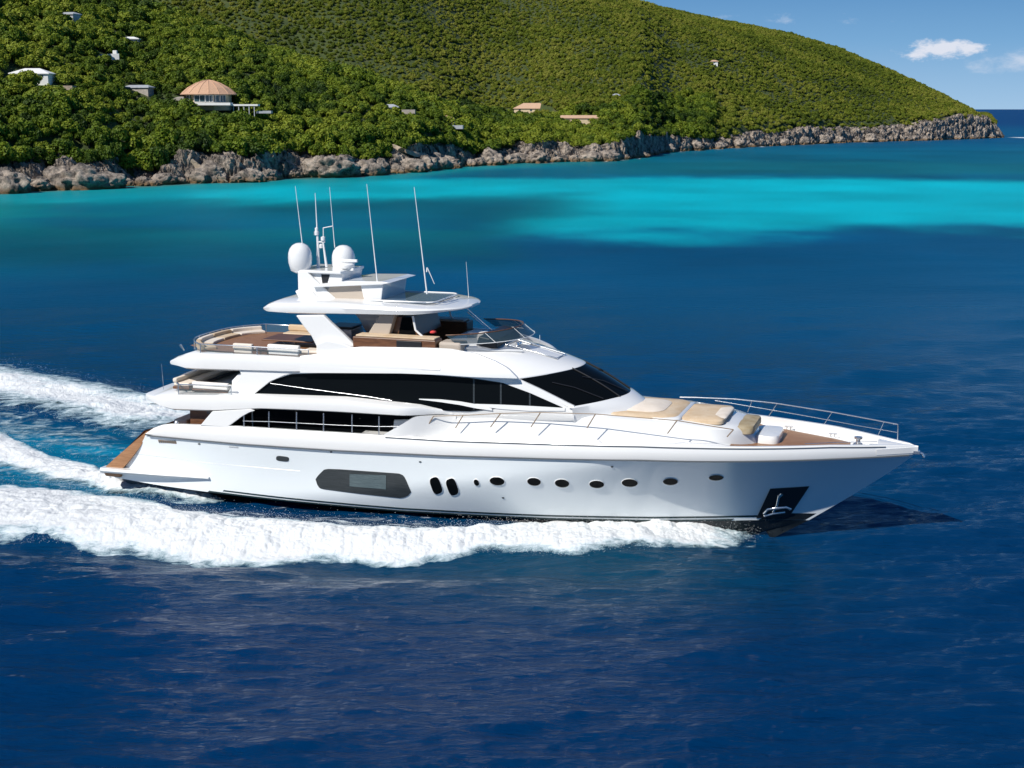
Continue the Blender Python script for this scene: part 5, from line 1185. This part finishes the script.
pxm = HP['villa'].y / FOC     # metres per picture unit here
R0 = 22.5 * pxm
polyprism(8, R0, -1.5, 10.5 * pxm - .0, R(22.5), sy=.9).build('wall', M['wallc'], v)
rf = MB(); prof_ = [(27.5, 9.3), (26, 10.3), (20, 15.4), (12, 19.8), (5, 22.2), (1, 22.8)]
rows = [[(r_ * pxm * math.cos(2 * math.pi * k / 16 + .2), r_ * pxm * .92 * math.sin(2 * math.pi * k / 16 + .2), z * pxm) for k in range(16)] for r_, z in prof_]
rf.grid([[(x * .985, y * .985, z - .18) for x, y, z in rows[0]]] + rows, closed=True); rf.add(rows[-1], [list(range(16))]); roof = rf.build('roof', M['terra'], v)
for k in range(16):
    MB().tube([rows[i][k] for i in range(1, 6)], .10, 5).build('roof_ridge', M['terra'], roof)
for a0, wd_, mm in ((-102, 11, 'winb'), (-78, 7, 'winb'), (-62, 7, 'winb'), (-42, 6, 'winb'), (-140, 5.5, 'wood')):
    a = R(a0); cx_, cy_ = R0 * .955 * math.cos(a), R0 * .9 * .955 * math.sin(a); wv = Vector((-math.sin(a), math.cos(a) * .9, 0)).normalized() * (wd_ * pxm * .5); nv = Vector((math.cos(a), math.sin(a), 0)) * .12
    c0 = Vector((cx_, cy_, 0)); q_ = [c0 - wv + Vector((0, 0, .4)), c0 + wv + Vector((0, 0, .4)), c0 + wv + Vector((0, 0, 8.3 * pxm)), c0 - wv + Vector((0, 0, 8.3 * pxm))]
    f_ = MB().prism([p_ + nv * 1.4 for p_ in q_], [p_ - nv * 3 for p_ in q_]).build('window' if mm == 'winb' else 'shutter', M[mm], v)
    MB().tube([p_ + nv * 1.7 for p_ in q_] + [q_[0] + nv * 1.7], .07, 4).tube([(q_[0] + q_[1]) / 2 + nv * 1.7, (q_[2] + q_[3]) / 2 + nv * 1.7], .06, 4).build('window_frame', M['wallw'], f_)
MB().box(-14 * pxm, 27 * pxm, -31 * pxm, -18 * pxm, -.35, .25).build('terrace', M['wallw'], v, bevel=.03)
MB().box(24 * pxm, 52 * pxm, -24 * pxm, -12 * pxm, -.5, -.1).build('pool_deck', M['wallw'], v, bevel=.03)
for k in range(5): MB().box((28 + k * 5) * pxm, (28.8 + k * 5) * pxm, -23.5 * pxm, -22.7 * pxm, -3.2, -.5).build('deck_post', M['greyroof'], v)
MB().box(50 * pxm, 64 * pxm, -20 * pxm, -10 * pxm, -2.2, -1.6).build('lower_deck', M['greyroof'], v, bevel=.03)
MB().prism([(-40 * pxm, -16 * pxm, .1), (-21 * pxm, -16 * pxm, .1), (-21 * pxm, -16 * pxm, 1.5), (-30 * pxm, -16 * pxm, 1.3)], [(-40 * pxm, -3 * pxm, .1), (-21 * pxm, -3 * pxm, .1), (-21 * pxm, -3 * pxm, 1.8), (-30 * pxm, -3 * pxm, 1.6)]).build('annex', M['stone'], v)
def hiproof(mb, x0, x1, y0, y1, z, h, ov=.3, ridge=.4):
    cx_, cy_ = (x0 + x1) / 2, (y0 + y1) / 2; l = (x1 - x0) * ridge / 2
    vs = [(x0 - ov, y0 - ov, z), (x1 + ov, y0 - ov, z), (x1 + ov, y1 + ov, z), (x0 - ov, y1 + ov, z), (cx_ - l, cy_, z + h), (cx_ + l, cy_, z + h), (x0 - ov, y0 - ov, z - .2), (x1 + ov, y0 - ov, z - .2), (x1 + ov, y1 + ov, z - .2), (x0 - ov, y1 + ov, z - .2)]
    return mb.add(vs, [(0, 1, 5, 4), (1, 2, 5), (2, 3, 4, 5), (3, 0, 4), (6, 7, 1, 0), (7, 8, 2, 1), (8, 9, 3, 2), (9, 6, 0, 3), (6, 9, 8, 7)])
def cottage(key, w_, d_, hw_, hr, wallm, roofm, label, cat='house', rz=0, ridge=.4, name='cottage', windows=3):
    e = house(name, key, label, cat, R(rz)); e.location.z -= .35; MB().box(-w_ / 2, w_ / 2, -d_ / 2, d_ / 2, -1.5, hw_).build('wall', M[wallm], e)
    hiproof(MB(), -w_ / 2, w_ / 2, -d_ / 2, d_ / 2, hw_ + .2, hr, ridge=ridge).build('roof', M[roofm], e)
    for k in range(windows): x = -w_ / 2 + w_ * (k + .5) / windows; MB().box(x - .35, x + .35, -d_ / 2 - .04, -d_ / 2 + .05, hw_ * .35, hw_ * .85).build('window', M['winb'], e)
    return e
w0 = cottage('white', 8.0, 6.5, 1.1, 1.1, 'wallw', 'wallw', 'small house with a plain white hipped roof in the near thicket', rz=4, name='white_house'); w0.location.z -= .2
c_ = cottage('chalet', 12.5, 8, 1.3, 1.9, 'wallc', 'tanroof', 'cottage with a rounded salmon roof on the low point', rz=-6, ridge=.5)
c_.location.z -= 2.2
hiproof(MB(), 5.2, 12, -3, 3, 1.1, 1.1).build('porch_roof', M['terra'], c_); MB().box(5.5, 11.5, -2.6, 2.6, -1.5, 1.0).build('porch', M['wallc'], c_)
c_ = cottage('tiles', 17, 6, 1.0, .9, 'wallc', 'tanroof', 'long low house with a flat tan roof just above the pale rocks', rz=0, ridge=.85, name='long_house', windows=4); c_.location.z += .1
cottage('shed', 4.0, 3, .7, .5, 'greyroof', 'wallw', 'tiny white roofed hut high in the thicket, upper of two small ones', rz=6, name='hut', windows=1)
cottage('slab', 7.5, 3.2, .8, .5, 'greyroof', 'greyroof', 'pale grey roof near the top of the near hill', rz=-18, ridge=.8, name='grey_house', windows=2)
cottage('grey', 6, 3, .5, .5, 'stone', 'greyroof', 'low dull grey roof half hidden in bushes left of the villa', rz=-12, ridge=.8, name='shed', windows=1)
w_ = house('retaining_wall', 'wall', 'curved white retaining wall lower of two small white marks above the villa', 'wall')
r = []
for k in range(10): a = k / 9; x = -3 + 6.2 * a; y = -.6 * math.sin(a * 3); r.append([(x, y, -.8), (x, y, .45 + .3 * a), (x, y + .35, .45 + .3 * a), (x, y + .35, -.8)])
MB().grid(r, closed=True).build('wall_face', M['wallw'], w_); MB().box(1.6, 2.6, .2, 1.2, .2, 1.5).build('water_tank', M['wallw'], w_, bevel=.1)
r_ = house('ruin', 'ruin', 'small ruin of white and grey roofs with a yellow wall above the dark rocks', 'ruin')
hiproof(MB(), -.5, 3.5, -1.5, 1.5, 1.0, .7).build('roof', M['greyroof'], r_); MB().box(-.3, 3.3, -1.3, 1.3, -1.5, .9).build('wall', M['wallw'], r_)
MB().box(-5, -1.6, -1.2, 1.2, -1.5, .9).build('annex', M['wallc'], r_); MB().box(4.5, 8, -1, 1, -1.5, .3).build('low_wall', M['stone'], r_)
c_ = cottage('roofs', 8, 4.5, .9, 1.0, 'wallc', 'terra', 'low house with a faded red roof beside a grey terrace', rz=-4, ridge=.7, name='red_roofed_house')
MB().box(1.5, 7, -6, -3, -1.5, -.5).build('terrace', M['greyroof'], c_); hiproof(MB(), -8, -4.2, -1.8, 1.6, .8, .6).build('lean_roof', M['tanroof'], c_)
cottage('hut', 3, 2.4, .6, .5, 'wallw', 'wallw', 'tiny white roofed hut near the ridge of the near hill', rz=0, name='hut', windows=1)
cottage('dot', 3.2, 2.6, .9, .6, 'wallw', 'tanroof', 'tiny pale house alone on the far hill, larger of two', rz=0, name='hut', windows=1)
cottage('dot2', 2.4, 2.2, .8, .5, 'wallw', 'greyroof', 'tiny white hut low on the far hill, smaller of two', rz=0, name='hut', windows=1)
t_ = house('garden_terrace', 'terr', 'pale green garden terrace just below the white roofed house', 'terrace')
MB().box(-4.5, 1, -2, 2, -.8, .15).build('lawn', mat('dry_lawn', (.22, .30, .06), .9), t_); MB().box(1, 4, -1.6, 1.6, -.8, .1).build('paving', M['palerock'], t_)
